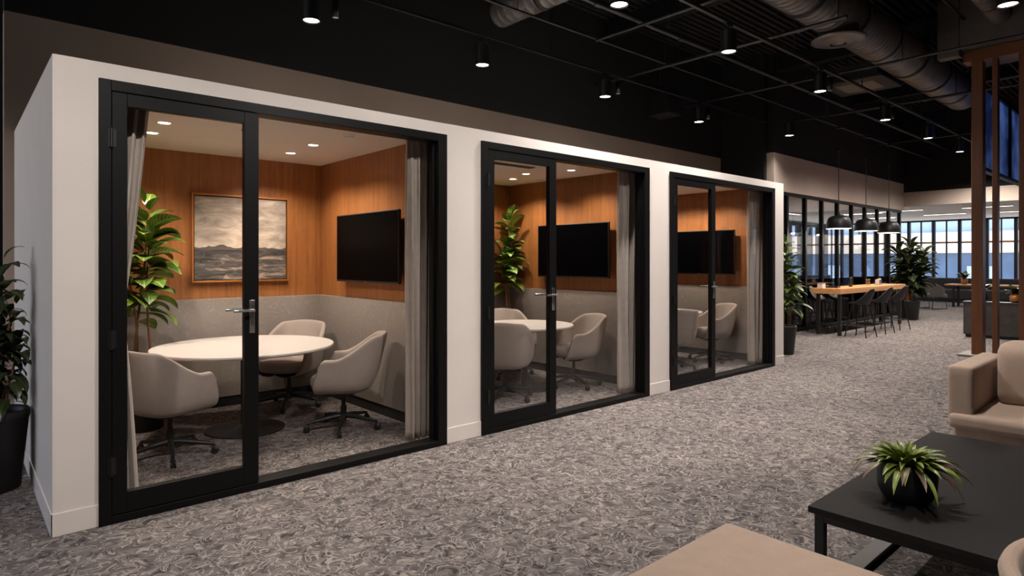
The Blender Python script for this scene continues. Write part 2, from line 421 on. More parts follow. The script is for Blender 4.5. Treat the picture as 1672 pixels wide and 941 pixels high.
for k, (xa, xb) in enumerate(ROOMS):
    s = '' if k == 0 else '.%03d' % k
    b = MB(); b.box(xa, xb, RB, RB+.1, 1.115, RH); b.box(xb, xb+SW, FY+.14, RB, 1.115, RH); b.box(xa-SW if k else xa, xa+.0 if k else xa+.01, FY+.14, RB, 1.115, RH)
    struct(b.build('wall_panelling', M['wood']), 'orange oak wall panelling')
    b = MB(); b.box(xa, xb, RB-.03, RB, .1, 1.115); b.box(xb-.03, xb, FY+.14, RB-.03, .1, 1.115); b.box(xa, xa+.03, FY+.14, RB-.03, .1, 1.115)
    struct(b.build('wall_felt', M['felt'], bevel=.004), 'grey felt wainscot')
    b = MB(); b.box(xa, xb, RB-.022, RB, 0, .1); b.box(xb-.022, xb, FY+.14, RB-.022, 0, .1); b.box(xa, xa+.022, FY+.14, RB-.022, 0, .1)
    struct(b.build('baseboard_booth', M['black_wall']))

# glazed fronts: outer frame, fixed pane, hinged door
DOORX = [1.506, 4.298, 7.154]
for k, (xa, xb) in enumerate(OP):
    xd = DOORX[k]; y0, y1 = FY-.025, FY+.115; T = 2.53
    b = MB(); b.box(xa, xa+.06, y0, y1, 0, T); b.box(xb-.085, xb, y0, y1, 0, T); b.box(xa+.06, xb-.085, y0, y1, T-.062, T); b.box(xa+.06, xb-.085, y0, y1, 0, .045)
    b.box(xb-.105, xb-.085, FY+.03, FY+.07, .045, T-.062)
    wn = struct(b.build('window_%d' % (k+2), M['frame'], bevel=.003), ('black frame and fixed glass of the largest booth at the left', 'black frame and fixed glass of the middle booth', 'black frame and fixed glass of the far booth')[k])
    b = MB(); b.box(xd+.002, xb-.086, FY+.044, FY+.056, .046, T-.063); b.build('glass_pane', M['glass'], wn)
    x0 = xa+.063
    b = MB(); yd0, yd1 = FY-.02, FY+.03
    b.box(x0, x0+.075, yd0, yd1, .05, T-.066); b.box(xd-.09, xd, yd0, yd1, .05, T-.066)
    b.box(x0+.075, xd-.09, yd0, yd1, T-.14, T-.066); b.box(x0+.075, xd-.09, yd0, yd1, .05, .168)
    dr = struct(b.build('door_%d' % (k+1), M['frame'], bevel=.0025), ('black framed glass door of the left booth', 'black framed glass door of the middle booth', 'black framed glass door of the far booth')[k])
    b = MB(); b.box(x0+.0755, xd-.0905, FY, FY+.01, .169, T-.141); b.build('glass_pane', M['glass'], dr)
    for z in (.33, 1.05, 2.2):
        b = MB(); b.cyl((x0-.004, FY-.03, z-.055), (x0-.004, FY-.03, z+.055), .009, 10); b.box(x0-.02, x0+.02, FY-.027, FY-.022, z-.05, z+.05); b.build('hinge', M['black_metal'], dr)
    for sgn, yy in ((-1, FY-.02), (1, FY+.03)):
        b = MB(); hx = xd-.045
        b.rbox(hx-.018, hx+.018, yy-.006 if sgn < 0 else yy, yy if sgn < 0 else yy+.006, 1.03, 1.245, .0055, 7)
        hd = b.build('handle_plate', M['chrome'], dr)
        b = MB(); b.tube([(hx, yy, 1.18), (hx, yy+sgn*.045, 1.18), (hx-.012, yy+sgn*.055, 1.18), (hx-.13, yy+sgn*.055, 1.18)], .0095, 10)
        b.build('lever_handle', M['chrome'], hd)
        b = MB(); b.cyl((hx, yy, 1.09), (hx, yy+sgn*.012, 1.09), .010, 12); b.build('lock_cylinder', M['chrome'], hd)

# ------------------------------------------------------------------ far glass meeting room, lounge, windows
GY = 5.85
b = MB(); b.box(12.2, 20.0, GY, GY+.15, 2.91, 3.66); struct(b.build('wall_bulkhead', M['greige']), 'greige bulkhead above the glass partition')
b = MB(); b.box(12.2, 20.2, GY+.02, GY+.13, 3.665, 5.7); struct(b.build('wall_over', M['black_wall']))
MX = [12.25] + [12.89 + .87*k for k in range(9)]
b = MB(); b.box(12.2, 19.95, GY+.03, GY+.11, 2.85, 2.91); b.box(12.2, 19.95, GY+.03, GY+.11, 0, .08)
for x in MX: b.box(x-.035, x+.035, GY+.03, GY+.11, .08, 2.85)
w = struct(b.build('window_5', M['frame'])); w['label'] = 'black mullioned glass partition behind the bar table'
for i in range(9):
    b = MB(); b.box(MX[i]+.036, MX[i+1]-.036, GY+.065, GY+.075, 1.12, 2.85); b.build('glass_pane', M['glass_far'], w)
    b = MB(); b.box(MX[i]+.036, MX[i+1]-.036, GY+.065, GY+.075, .08, 1.10); b.build('smoked_pane', M['glass_tint'], w)
# low white lounge ceiling and its header
LZ = 3.05
b = MB(); b.box(20.2, 28.2, -6.2, 12.2, LZ, LZ+.1); b.box(12.3, 20.2, GY+.16, 12.2, 2.93, 3.03); struct(b.build('ceiling_lounge', M['white_ceiling']))
b = MB(); b.box(20.05, 20.2, -6.2, GY+.15, LZ-.02, 3.42); struct(b.build('wall_header', M['greige']), 'greige header above the lounge')
b = MB(); b.box(20.06, 20.2, -6.2, 12.3, 3.42, 5.8); struct(b.build('wall_over_header', M['black_wall']))
# far window wall X = 28
b = MB()
ys = [-6.1 + .83*i for i in range(22)]
for i, y in enumerate(ys):
    b.box(27.95, 28.09, y-.05, y+.05, .0, LZ)
    b.box(27.98, 28.06, y+.415-.02, y+.415+.02, .0, LZ)
b.box(27.95, 28.09, -6.2, 12.2, LZ-.06, LZ); b.box(27.95, 28.09, -6.2, 12.2, 0, .1)
w = struct(b.build('window_6', M['mullion'])); w['label'] = 'tall dark mullioned window wall beyond the lounge'
b = MB(); b.box(28.015, 28.025, -6.2, 12.2, .1, LZ-.06); b.build('glass_pane', M['glass'], w)
b = MB(); b.box(28.1, 28.14, -6.2, 12.2, 2.16, 2.22); b.build('outer_rail', M['gold'], w)
# rear window wall Y = 11
b = MB()
for i in range(19):
    x = 12.4 + .85*i; b.box(x-.05, x+.05, 10.95, 11.09, 0, 2.95)
b.box(12.3, 28, 10.95, 11.09, 2.88, 3.05); b.box(12.3, 28, 10.95, 11.09, 0, .9)
w = struct(b.build('window_7', M['mullion']))
b = MB(); b.box(12.3, 28, 11.015, 11.025, .9, 2.88); b.build('glass_pane', M['glass'], w)
# wall stubs closing the lounge on the near side
# street buildings outside
t = thing('office_building', 'pale office block with cream band outside the lounge windows', 'building', (43, 8, -3))
b = MB(); b.box(0, 6, -30, 26, 0, 4.95); b.build('lower_cladding', M['ext_blue'], t)
b = MB(); b.box(-.25, 6, -30, 26, 4.95, 6.15); b.build('stone_band', M['ext_cream'], t)
b = MB(); b.box(0, 6, -30, 26, 6.15, 14); b.build('glazed_storey', M['ext_glass'], t)
b = MB()
for i in range(28): b.box(-.1, 0, -29+2*i, -28.9+2*i, 6.15, 14)
b.build('mullion_strip', M['mullion'], t)
for i in range(14):
    b = MB(); b.box(-.04, 0, -28+4*i, -26.6+4*i, .6, 4.2); b.build('shop_window', M['ext_glass'], t)
t = thing('stone_building', 'cream stone building seen through the glass partition', 'building', (24, 26, -3))
b = MB(); b.box(-22, 16, 0, 6, 0, 12); b.build('wall_block', M['ext_cream'], t)
for i in range(15):
    for z in (3.6, 6.0, 8.6):
        b = MB(); b.box(-21+2.5*i, -19.8+2.5*i, -.05, 0, z, z+1.5); b.build('window', M['ext_blue'], t)

# hung pane high behind the slats, its blue glow standing for reflected dusk
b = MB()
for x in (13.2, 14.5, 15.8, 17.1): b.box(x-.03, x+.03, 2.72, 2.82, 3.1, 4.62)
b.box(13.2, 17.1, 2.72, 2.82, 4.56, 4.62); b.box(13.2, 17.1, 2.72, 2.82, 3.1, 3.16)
w = struct(b.build('window_8', M['frame'])); w['label'] = 'blue pane with painted dusk reflection behind the walnut posts'
b = MB(); b.box(13.22, 17.08, 2.765, 2.775, 3.16, 4.56); b.build('glass_pane', M['dusk'], w)  # pane glows in place of a real reflection
b = MB()
for x in (13.2, 17.1): b.box(x-.03, x+.03, 2.74, 2.80, 4.62, 5.6)
b.build('hanger_post', M['frame'], w)

# ------------------------------------------------------------------ slat screen
t = thing('slat_screen', 'walnut post screen under a dark soffit behind the sofa', 'room divider', (11.95, 0, 0))
posts = [(2.411, 2.557, .2, 'post'), (2.224, 2.293, .14, 'post'), (1.80, 1.97, .2, 'post'), (1.5, 1.57, .14, 'post'), (1.1, 1.25, .2, 'post')]
for y0, y1, d, nm in posts:
    b = MB(); b.box(0, d, y0, y1, .03, 4.62); b.build(nm, M['slat'], t, bevel=.004)
b = MB(); b.box(-.03, .26, .6, 2.66, 4.62, 4.8); b.build('header_beam', M['slat_y'], t, bevel=.004)
b = MB(); b.rbox(-.12, .5, .6, 2.72, 0, .035, .015, 7); b.build('plinth', M['vent'], t)
b = MB(); b.box(11.72, 13.2, .4, 2.66, 4.81, 5.62); b.box(11.7, 11.9, 2.665, 2.95, 4.7, 5.62)
struct(b.build('trim_1', M['soffit']), 'dark soffit box above the walnut posts')

# ------------------------------------------------------------------ swivel tub chair
def make_chair(label, group, loc, rz):
    t = thing('swivel_chair', label, 'chair', loc, rz, group)
    a0, bw = .27, .315
    def plan(u):                       # u -1..1 right arm front -> back -> left arm front
        s = abs(u); sg = 1 if u > 0 else -1
        if s < .62:
            th = s/.62*PI/2; e = .80
            return (-.03 - a0*abs(math.cos(th))**e, sg*bw*abs(math.sin(th))**e)
        k = (s-.62)/.38
        return (-.03 + .27*k, sg*(bw - .02*k*k))
    def ss(a, c, x):
        x = max(0, min(1, (x-a)/(c-a))); return x*x*(3-2*x)
    def rim(u):
        s = abs(u)
        z = .845 - .19*ss(.30, .72, s) - .015*ss(0, .3, s)
        z -= .07*ss(.90, 1.0, s)**2
        return z
    def lean(u, z):
        return -.085*max(0, (z-.45)/.4)*(1-ss(.25, .75, abs(u)))
    def outer(u_, v):
        u = -1+2*u_; x, y = plan(u); zr = rim(u)
        P = [(.30, .335), (.62, .345), (.82, .375), (.93, .43), (.98, .50), (1.0, .60)]
        tt = v*(len(P)); i = min(int(tt), len(P)-1); f = tt-i
        if i < len(P)-1:
            sc_ = P[i][0]*(1-f)+P[i+1][0]*f; z = P[i][1]*(1-f)+P[i+1][1]*f
        else:
            sc_ = 1.0+.02*f; z = P[-1][1]*(1-f)+zr*f
        z = min(z, zr)
        xx = x
        if abs(u) > .62: xx = -.03 + (x+.03)*(.75+.25*sc_) - .0*sc_
        else: xx = -.03 + (x+.03)*sc_
        # front edge of the arm slopes back towards the top
        k = max(0, (abs(u)-.62)/.38); xx -= .09*k*k*max(0, (z-.40)/.26)
        xx += .03*k*(1-sc_)
        return (xx+lean(u, z), y*sc_, z)
    def inner(u_, v):
        u = -1+2*u_; x, y = plan(u); zr = rim(u); sc_ = .86-.05*(1-v)
        z = .42+(zr-.42)*v
        xx = -.03+(x+.03)*sc_ if abs(u) < .62 else x-.012
        k = max(0, (abs(u)-.62)/.38); xx -= .09*k*k*max(0, (z-.40)/.26)
        return (xx+lean(u, z), y*sc_, z)
    nu, nv, nr, ni = 41, 13, 4, 8
    def prof(u_, j):
        if j < nv: return outer(u_, j/(nv-1))
        j -= nv
        if j < nr:
            a = Vector(outer(u_, 1)); c = Vector(inner(u_, 1)); k = (j+1)/(nr+1)
            p = a*(1-k)+c*k; p.z += .018*math.sin(PI*k); return tuple(p)
        j -= nr
        return inner(u_, 1-j/(ni-1))
    tot = nv+nr+ni
    vs = [prof(i/(nu-1), j) for i in range(nu) for j in range(tot)]
    fs = [(i*tot+j, i*tot+j+1, (i+1)*tot+j+1, (i+1)*tot+j) for i in range(nu-1) for j in range(tot-1)]
    b = MB(); b.add(vs, fs, True)
    for i in (0, nu-1):                # arm fronts: join outer and inner
        fs2 = []
        o_ = [i*tot+j for j in range(tot)]
        lo, hi = 2, tot-1
        while lo+1 < hi:
            q = (o_[lo], o_[hi], o_[hi-1], o_[lo+1]) if hi-1 > lo+1 else (o_[lo], o_[hi], o_[lo+1])
            fs2.append(q if i == 0 else q[::-1]); lo += 1; hi -= 1
        b.add([vs[k] for k in range(len(vs))] if False else [], [])
        base = 0
        for q in fs2: b.f.append(q); b.sm.append(True); b.uv.append([(0, 0)]*len(q))
    b.build('shell', M['chair'], t, sub=1)
    def sup(u, r):
        a = 2*PI*u; c, s_ = math.cos(a), math.sin(a); e = .75
        return (.015+.262*r*math.copysign(abs(c)**e, c), .262*r*math.copysign(abs(s_)**e, s_))
    prof2 = [(0, .372), (.8, .372), (.96, .385), (1, .42), (1, .455), (.95, .478), (.8, .487), (.4, .492), (0, .494)]
    b = MB(); b.grid(lambda u, v: (*sup(u, prof2[round(v*8)][0]), prof2[round(v*8)][1]), 40, 9, True, True); b.build('seat_cushion', M['chair'], t)
    b = MB(); b.lathe([(0, .31), (.10, .31), (.13, .325), (.13, .337), (0, .337)], 24); b.cyl((0, 0, .1), (0, 0, .315), .019, 16); b.cyl((0, 0, .085), (0, 0, .21), .027, 16); b.build('gas_column', M['black_metal'], t)
    for k in range(5):
        a = 2*PI*k/5+.35; ca, sa = math.cos(a), math.sin(a)
        b = MB(); b.tube([(0.01*ca, .01*sa, .118), (.10*ca, .10*sa, .112), (.29*ca, .29*sa, .082), (.315*ca, .315*sa, .078)], [.024, .021, .014, .011], 10)
        lg = b.build('base_leg', M['black_metal'], t)
        b = MB(); cx, cy = .305*ca, .305*sa
        b.cyl((cx, cy, .05), (cx, cy, .085), .007, 8)
        px, py = -sa, ca
        for s_ in (-1, 1):
            b.lathe([(0, -.006), (.024, -.006), (.027, -.002), (.027, .004), (.022, .008), (0, .008)], 18, (0, 0, 0)) if False else None
            c0 = Vector((cx+.012*ca+px*.011*s_, cy+.012*sa+py*.011*s_, .027)); d = Vector((px, py, 0))*.0085
            b.tube([c0-d, c0-d*.6, c0+d*.6, c0+d], [.021, .027, .027, .021], 16)
        b.tube([(cx-.01*ca, cy-.01*sa, .045), (cx+.012*ca, cy+.012*sa, .057), (cx+.034*ca, cy+.034*sa, .04)], [.012, .016, .010], 8)
        b.build('caster', M['black_plastic'], lg)
    return t
G = 'swivel tub chairs in the booths'
def face(x, y, tx, ty): return math.atan2(ty-y, tx-x)
T1, T2, T3 = (1.96, 5.76), (5.06, 5.45), (7.95, 5.5)
ch = make_chair('greige swivel tub chair seen from behind beside the left curtain', G, (1.25, 5.33, 0), face(1.25, 5.33, *T1)-.12)
def chair(x, y, tx, ty, lab, add=0): dup(ch, (x, y, 0), face(x, y, tx, ty)+add, lab, G)
chair(2.62, 5.2, *T1, 'greige swivel tub chair in left booth, side on below the television', .1)
chair(2.60, 6.36, *T1, 'greige swivel tub chair in the back corner of the left booth', -.1)
chair(4.5, 5.2-.05, *T2, 'greige swivel tub chair of the middle booth, back turned to its glass door', .2)
chair(5.56, 5.12, *T2, 'greige swivel tub chair of the middle booth beside its curtain', .25)
chair(5.40, 6.08, *T2, 'greige swivel tub chair in middle booth, behind the table below the plant', .2)
chair(4.70, 6.33, *T2, 'greige swivel tub chair in middle booth, mostly hidden by the door frame')
chair(7.38, 4.98, *T3, 'greige swivel tub chair in far booth, back turned to its glass door', .25)
chair(8.50, 5.06, *T3, 'greige swivel tub chair in far booth, beside its curtain', .15)

def round_table(r, loc, label, br=.33, h=.75):
    t = thing('round_table', label, 'table', loc, 0, 'round white booth tables')
    b = MB(); b.lathe([(0, h-.032), (r-.03, h-.032), (r-.012, h-.028), (r, h-.016), (r, h-.004), (r-.004, h), (0, h)], 72, smooth=False); b.build('tabletop', M['laminate'], t)
    b = MB(); b.box(-r*.5, r*.5, -.03, .03, h-.055, h-.033); b.box(-.03, .03, -r*.5, r*.5, h-.055, h-.033); b.build('support_bracket', M['black_metal'], t)
    b = MB(); b.cyl((0, 0, .02), (0, 0, h-.055), .042, 24); b.build('column', M['black_metal'], t)
    b = MB(); b.lathe([(0, 0), (br, 0), (br, .010), (br-.01, .014), (.09, .02), (.055, .05), (0, .05)], 56); b.build('base_disc', M['black_metal'], t)
round_table(.755, (*T1, 0), 'large round white table with black pedestal in the left booth')
round_table(.58, (*T2, 0), 'round white table with black pedestal in the middle booth')
round_table(.56, (*T3, 0), 'round white table with black pedestal in the far booth')

# televisions, painting
def tv(xf, yc, label):
    t = thing('television', label, 'television', (xf, yc, 1.63), 0, 'wall televisions')
    b = MB(); b.box(0, .03, -.615, .615, -.345, .345); b.build('casing', M['black_plastic'], t, bevel=.004)
    b = MB(); b.box(-.003, 0, -.604, .604, -.325, .334); b.build('screen', M['screen'], t)
    b = MB(); b.box(-.004, 0, -.012, .012, -.341, -.334); b.build('indicator', M['chrome'], t)
    b = MB(); b.box(.03, .098, -.25, .25, -.18, .18); b.build('wall_bracket', M['black_metal'], t)
tv(3.05, 5.59, 'large black television on the oak wall of the left booth')
tv(5.95, 5.52, 'large black television on the oak wall of the middle booth')
tv(8.85, 5.47, 'large black television on the oak wall of the far booth')
t = thing('framed_painting', 'framed moody grey seascape on the oak back wall', 'painting', (2.275, RB, 1.73))
b = MB()
for (x0, x1, z0, z1) in ((-.49, -.472, -.45, .45), (.472, .49, -.45, .45), (-.472, .472, .432, .45), (-.472, .472, -.45, -.432)): b.box(x0, x1, -.045, 0, z0, z1)
b.build('picture_frame', M['gold'], t, bevel=.002)
b = MB(); b.box(-.462, .462, -.03, -.004, -.422, .422); b.build('canvas', M['paint'], t)

# curtains
def curtain(label, x0, x1, y, amp, n, tie=None, flare=None, z1=RH-.01, seed=0):
    t = thing('curtain', label, 'curtain', (x0, y, 0), 0, 'linen curtains')
    W = x1-x0; rnd = random.Random(seed); ph = [rnd.uniform(-.5, .5) for _ in range(n+2)]
    def fn(u, v):
        z = .02+(z1-.02)*v
        w = W; off = 0
        if tie:
            zt, wt, ot = tie
            k = math.exp(-((z-zt)/.10)**2); up = max(0, (z-zt)/(z1-zt)); dn = max(0, (zt-z)/zt)
            if z > zt: w = wt+(W-wt)*(up**.75)
            else: w = wt+(flare-wt)*(dn**.6)
        a = amp*(.7+.3*math.sin(3*v+u*9))*(1.0 if v < .9 else 1-.45*(v-.9)/.1)
        if tie: a *= .6+.4*min(1, abs(z-tie[0])/.5)
        s_ = u*n*2*PI+ph[int(u*n)]*.5*math.sin(PI*((u*n) % 1))
        return (u*w+.18*a*math.sin(2*s_+1), a*math.sin(s_)+.25*a*math.sin(2.3*s_+4*v), z)
    b = MB(); b.grid(fn, n*14+1, 40); b.build('drape', M['curtain'], t, solid=.004)
    b = MB(); b.grid(lambda u, v: (fn(u, 1)[0], fn(u, .955)[1]-.004*0, z1-.09+.09*v), n*14+1, 3); 
    if tie:
        zt, wt, _ = tie; b = MB()
        b.grid(lambda u, v: (wt/2+(wt/2+.014)*math.cos(2*PI*u), .035*math.sin(2*PI*u)*1.5, zt-.035+.07*v), 32, 3, True, True)
        b.build('tieback', M['curtain'], t, solid=.004)
    # curtain track
    b = MB(); b.box(-.01, W+.01, -.012, .012, z1, z1+.009); b.build('curtain_track', M['laminate'], t)
curtain('tied back linen curtain inside the left booth door', .56, .93, FY+.235, .055, 6, (1.18, .21, 0), .30, seed=1)
curtain('straight linen curtain at the right of the left booth', 2.80, 3.10, FY+.235, .046, 5, seed=2)
curtain('straight linen curtain at the right of the middle booth', 5.56, 5.96, FY+.235, .046, 5, seed=3)
curtain('straight linen curtain at the right of the far booth', 8.50, 8.88, FY+.235, .046, 5, seed=4)

# recessed downlights
def spot(name, power, angle, col, parent, z, blend=.9, rad=.04):
    l = bpy.data.lights.new(name, 'SPOT'); l.energy = power; l.spot_size = math.radians(angle); l.spot_blend = blend
    l.color = col; l.shadow_soft_size = rad
    o = bpy.data.objects.new(name, l); C.objects.link(o); o.parent = parent; o.location = (0, 0, z); return o
WARM = (1, .87, .73)
def downlight(loc, label):
    t = thing('recessed_downlight', label, 'ceiling light', loc, 0, 'recessed booth downlights')
    b = MB(); b.lathe([(.042, -.001), (.056, -.006), (.062, -.004), (.062, 0)], 28); b.build('trim_ring', M['white_ceiling'], t)
    b = MB(); b.lathe([(0, -.0025), (.043, -.0025)], 28, smooth=False); b.build('lens', M['lens_room'], t)
    spot('downlight_beam', 64, 138, WARM, t, -.02, .55)
    return t
d0 = downlight((1.25, 5.5, RH), 'recessed downlight of the left booth, nearest its door')
def dl(x, y, lab): dup(d0, (x, y, RH), 0, lab)
dl(1.27, 6.0, 'recessed downlight of the left booth, above the plant')
dl(2.53, 5.63, 'recessed downlight of the left booth, nearest the television')
dl(2.55, 6.2, 'recessed downlight of the left booth, nearest the back corner')
dl(5.54, 5.14, 'recessed downlight of the middle booth, right of the door stile')
dl(5.35, 5.73, 'recessed downlight of the middle booth, right of the two behind the door')
dl(5.55, 6.2, 'recessed downlight of the middle booth, nearest the back corner')
dl(8.42, 5.10, 'recessed downlight of the far booth, right of the door stile')
dl(8.42, 5.62, 'recessed downlight of the far booth, against the door stile')
dl(8.42, 6.2, 'recessed downlight of the far booth, leftmost through the door')
t = thing('smoke_detector', 'small white smoke detector on the left booth ceiling', 'smoke detector', (2.55, 4.95, RH))
b = MB(); b.lathe([(0, -.03), (.03, -.03), (.045, -.022), (.05, -.008), (.055, 0)], 28); b.build('housing', M['white_ceiling'], t)
b = MB(); b.lathe([(.036, -.0275), (.039, -.0255)], 28); b.build('sensor_slot', M['vent'], t)
t = thing('sprinkler', 'small round sprinkler cover on the left booth ceiling', 'sprinkler', (1.83, 5.35, RH))
b = MB(); b.lathe([(0, -.012), (.035, -.012), (.042, -.006), (.042, 0)], 24); b.build('cover_plate', M['vent'], t)
t = thing('ceiling_vent', 'slim linear air vent on the middle booth ceiling', 'vent', (4.75, 5.3, RH))
b = MB(); b.box(-.30, .30, -.05, .05, -.01, 0); b.build('vent_frame', M['vent'], t, bevel=.002)
b = MB()
for i in range(3): b.box(-.28, .28, -.036+.026*i, -.02+.026*i, -.012, -.0095)
b.build('slot', M['black_metal'], t)

# ------------------------------------------------------------------ plants
def leaf(b, base, az, el, L, W, droop=.9, fold=.25, n=7, twist=0., shape='oval'):
    p = Vector(base); pts = []; a = el
    h = Vector((math.cos(az), math.sin(az), 0)); side = Vector((-math.sin(az), math.cos(az), 0))
    for i in range(n+1):
        pts.append((p.copy(), a)); a2 = a - droop/n*(.5+i/n)
        p = p + (h*math.cos(a2)+Vector((0, 0, 1))*math.sin(a2))*(L/n); a = a2
    vs = []; fs = []; uvs = []
    for i, (q, a) in enumerate(pts):
        t = i/n
        if shape == 'oval': w = W*(.12 if i == 0 else math.sin(PI*min(1, .08+.92*t)**.9)**.75) if i < n else W*.02
        else: w = W*(.75+.35*math.sin(PI*t*.8))*(1-t)**.6 if i < n else W*.02
        up = Vector((0, 0, 1))*math.cos(a)-h*math.sin(a)
        sd = side*math.cos(twist)+up*math.sin(twist); up2 = up*math.cos(twist)-side*math.sin(twist)
        for k in (-1, -.5, 0, .5, 1):
            lift = fold*abs(k)*w/2*(1.0 if abs(k) < .9 else .8)
            vs.append(q+sd*(k*w/2)+up2*lift)
    for i in range(n):
        for k in range(4):
            fs.append((i*5+k, (i+1)*5+k, (i+1)*5+k+1, i*5+k+1))
            uvs.append([(i/n, k/4), ((i+1)/n, k/4), ((i+1)/n, (k+1)/4), (i/n, (k+1)/4)])
    b.add(vs, fs, True, uvs)
def pot_parts(t, r0, r1, h, mat='pot', rim=.02):
    b = MB(); b.lathe([(0, 0), (r0-.01, 0), (r0, .01), (r0+(r1-r0)*.88, h*.88), (r1, h*.9) if rim > .015 else (r1, h*.9), (r1, h-.006), (r1-.006, h), (r1-.022, h), (r1-.03, h*.9), (r1-.03, h*.8)], 40)
    b.build('pot', M[mat], t)
    b = MB(); b.lathe([(0, h*.9), (r1*.5, h*.905), (r1-.026, h*.89)], 28); b.build('soil', M['soil'], t)
def tree_plant(label, loc, stems, potr, leafm, L, W, per, seed, t0=.45, group='leafy potted plants', name='potted_plant', droop=1., el0=1.0, el1=.1, limx=None, limy=None):
    rnd = random.Random(seed)
    t = thing(name, label, 'plant', loc, 0, group); pot_parts(t, *potr)
    zb = potr[2]*.88; fol = MB()
    for (bx, by, tx, ty, tz, r) in stems:
        P = []
        for i in range(8):
            k = i/7; P.append(Vector((bx+(tx-bx)*k+.02*math.sin(5*k+bx*40), by+(ty-by)*k+.02*math.sin(4*k+by*50), zb+(tz-zb)*k)))
        sb = MB(); sb.tube(P, [r*(1-.6*i/7) for i in range(8)], 8); sb.build('stem', M['bark'], t)
        az = rnd.uniform(0, 6.28)
        for j in range(per):
            k = t0+(1-t0)*(j/(per-1))**.9; i = min(6, int(k*7)); f = k*7-i
            q = P[i].lerp(P[i+1], f); az += 2.4+rnd.uniform(-.35, .35)
            e = el1+(el0-el1)*((k-t0)/(1-t0))**1.4+rnd.uniform(-.2, .2)
            if j >= per-2: e = 1.25
            l_ = L*rnd.uniform(.75, 1.15)*(1.0 if k < .9 else .85)
            a2 = az
            if limx is not None:
                ex = loc[0]+q.x+l_*math.cos(a2)*.95
                if ex > limx:
                    room = (limx-loc[0]-q.x)/max(.05, math.cos(a2)*.95)
                    if room > .45*l_: l_ = room
                    else: a2 = PI-a2
            if limy is not None and loc[1]+q.y+l_*math.sin(a2)*.95 > limy: a2 = -a2
            pet = q+Vector((math.cos(a2), math.sin(a2), .6))*(.03)
            sbp = MB()
            leaf(fol, pet, a2, e, l_, W*l_/L, droop*rnd.uniform(.7, 1.3), .3, 7, rnd.uniform(-.35, .35))
    fol.build('foliage', M[leafm], t)
    return t
tree_plant('tall bright green rubber plant beside the painting', (1.28, 6.38, 0), [(-.06, 0, .02, -.02, 2.0, .014), (.03, -.03, .06, .0, 1.72, .013), (-.02, .05, -.12, .02, 1.55, .012)], (.16, .2, .38), 'leaf', .28, .175, 24, 3, .50, limy=6.79)
tree_plant('bright green rubber plant in the corner of the middle booth', (5.79, 6.57, 0), [(-.03, 0, .0, -.02, 2.1, .014), (.03, -.02, .03, .0, 1.75, .012), (0, .04, -.08, .0, 1.62, .012)], (.15, .19, .38), 'leaf', .26, .15, 24, 8, .56, limx=5.97, limy=6.72)
tree_plant('dark leafy plant in black tub beside the white end wall', (.205, 5.33, 0), [(-.03, -.02, .04, -.03, 1.50, .014), (.05, .02, .09, -.02, 1.2, .012), (.08, -.05, .10, -.08, .95, .010), (-.06, .03, -.15, .05, 1.45, .012)], (.145, .195, .52), 'leaf_dark', .24, .075, 36, 12, .20, droop=1.6, limx=.375)
tree_plant('dark green plant in black pot at the right end of the booths', (10.02, 4.62, 0), [(-.03, 0, -.02, -.02, 1.78, .014), (.04, .02, .08, .03, 1.45, .012), (0, -.04, .12, -.08, 1.2, .012), (-.05, .03, -.14, .1, 1.6, .012)], (.13, .175, .46), 'leaf_mid', .30, .12, 24, 21, .34, droop=1.1)
tree_plant('big dark bushy plant in black pot past the bar stools', (18.25, 5.22, 0), [(-.05, 0, -.1, -.05, 1.9, .03), (.05, .03, .25, -.25, 1.7, .026), (.02, -.05, .05, .25, 1.75, .024), (-.05, .06, -.3, -.1, 1.5, .022), (.0, .05, .3, .15, 1.4, .022), (0,0,-.05,-.35,1.35,.02)], (.2, .25, .5), 'leaf_dark', .42, .2, 34, 33, .28, droop=1.1)

# bromeliad on the coffee table
t = thing('potted_bromeliad', 'spiky green bromeliad in rounded black bowl on the coffee table', 'plant', (3.29, .95, .401), 0)
b = MB(); b.lathe([(0, 0), (.07, 0), (.10, .012), (.118, .05), (.122, .10), (.121, .15), (.117, .168), (.112, .17), (.108, .165), (.108, .14)], 48); b.build('pot', M['pot'], t)
b = MB(); b.lathe([(0, .15), (.109, .145)], 28); b.build('soil', M['soil'], t)
fo = MB(); ft = MB(); rnd = random.Random(5)
for j in range(110):
    k = j/109; az = j*2.4+rnd.uniform(-.2, .2); el = 1.35-1.15*k+rnd.uniform(-.1, .1); L_ = .10+.10*k+rnd.uniform(-.015, .03)
    r0 = .012+.055*k
    leaf(ft if (k > .62 and rnd.random() < .55) else fo, (r0*math.cos(az), r0*math.sin(az), .155), az, el, L_, .036+.01*rnd.random(), .9+.5*k, .55, 7, rnd.uniform(-.2, .2), 'spike')
fo.build('foliage', M['leaf_brom'], t); ft.build('outer_leaves', M['leaf_tip'], t, label='dull purple grey outer leaves')

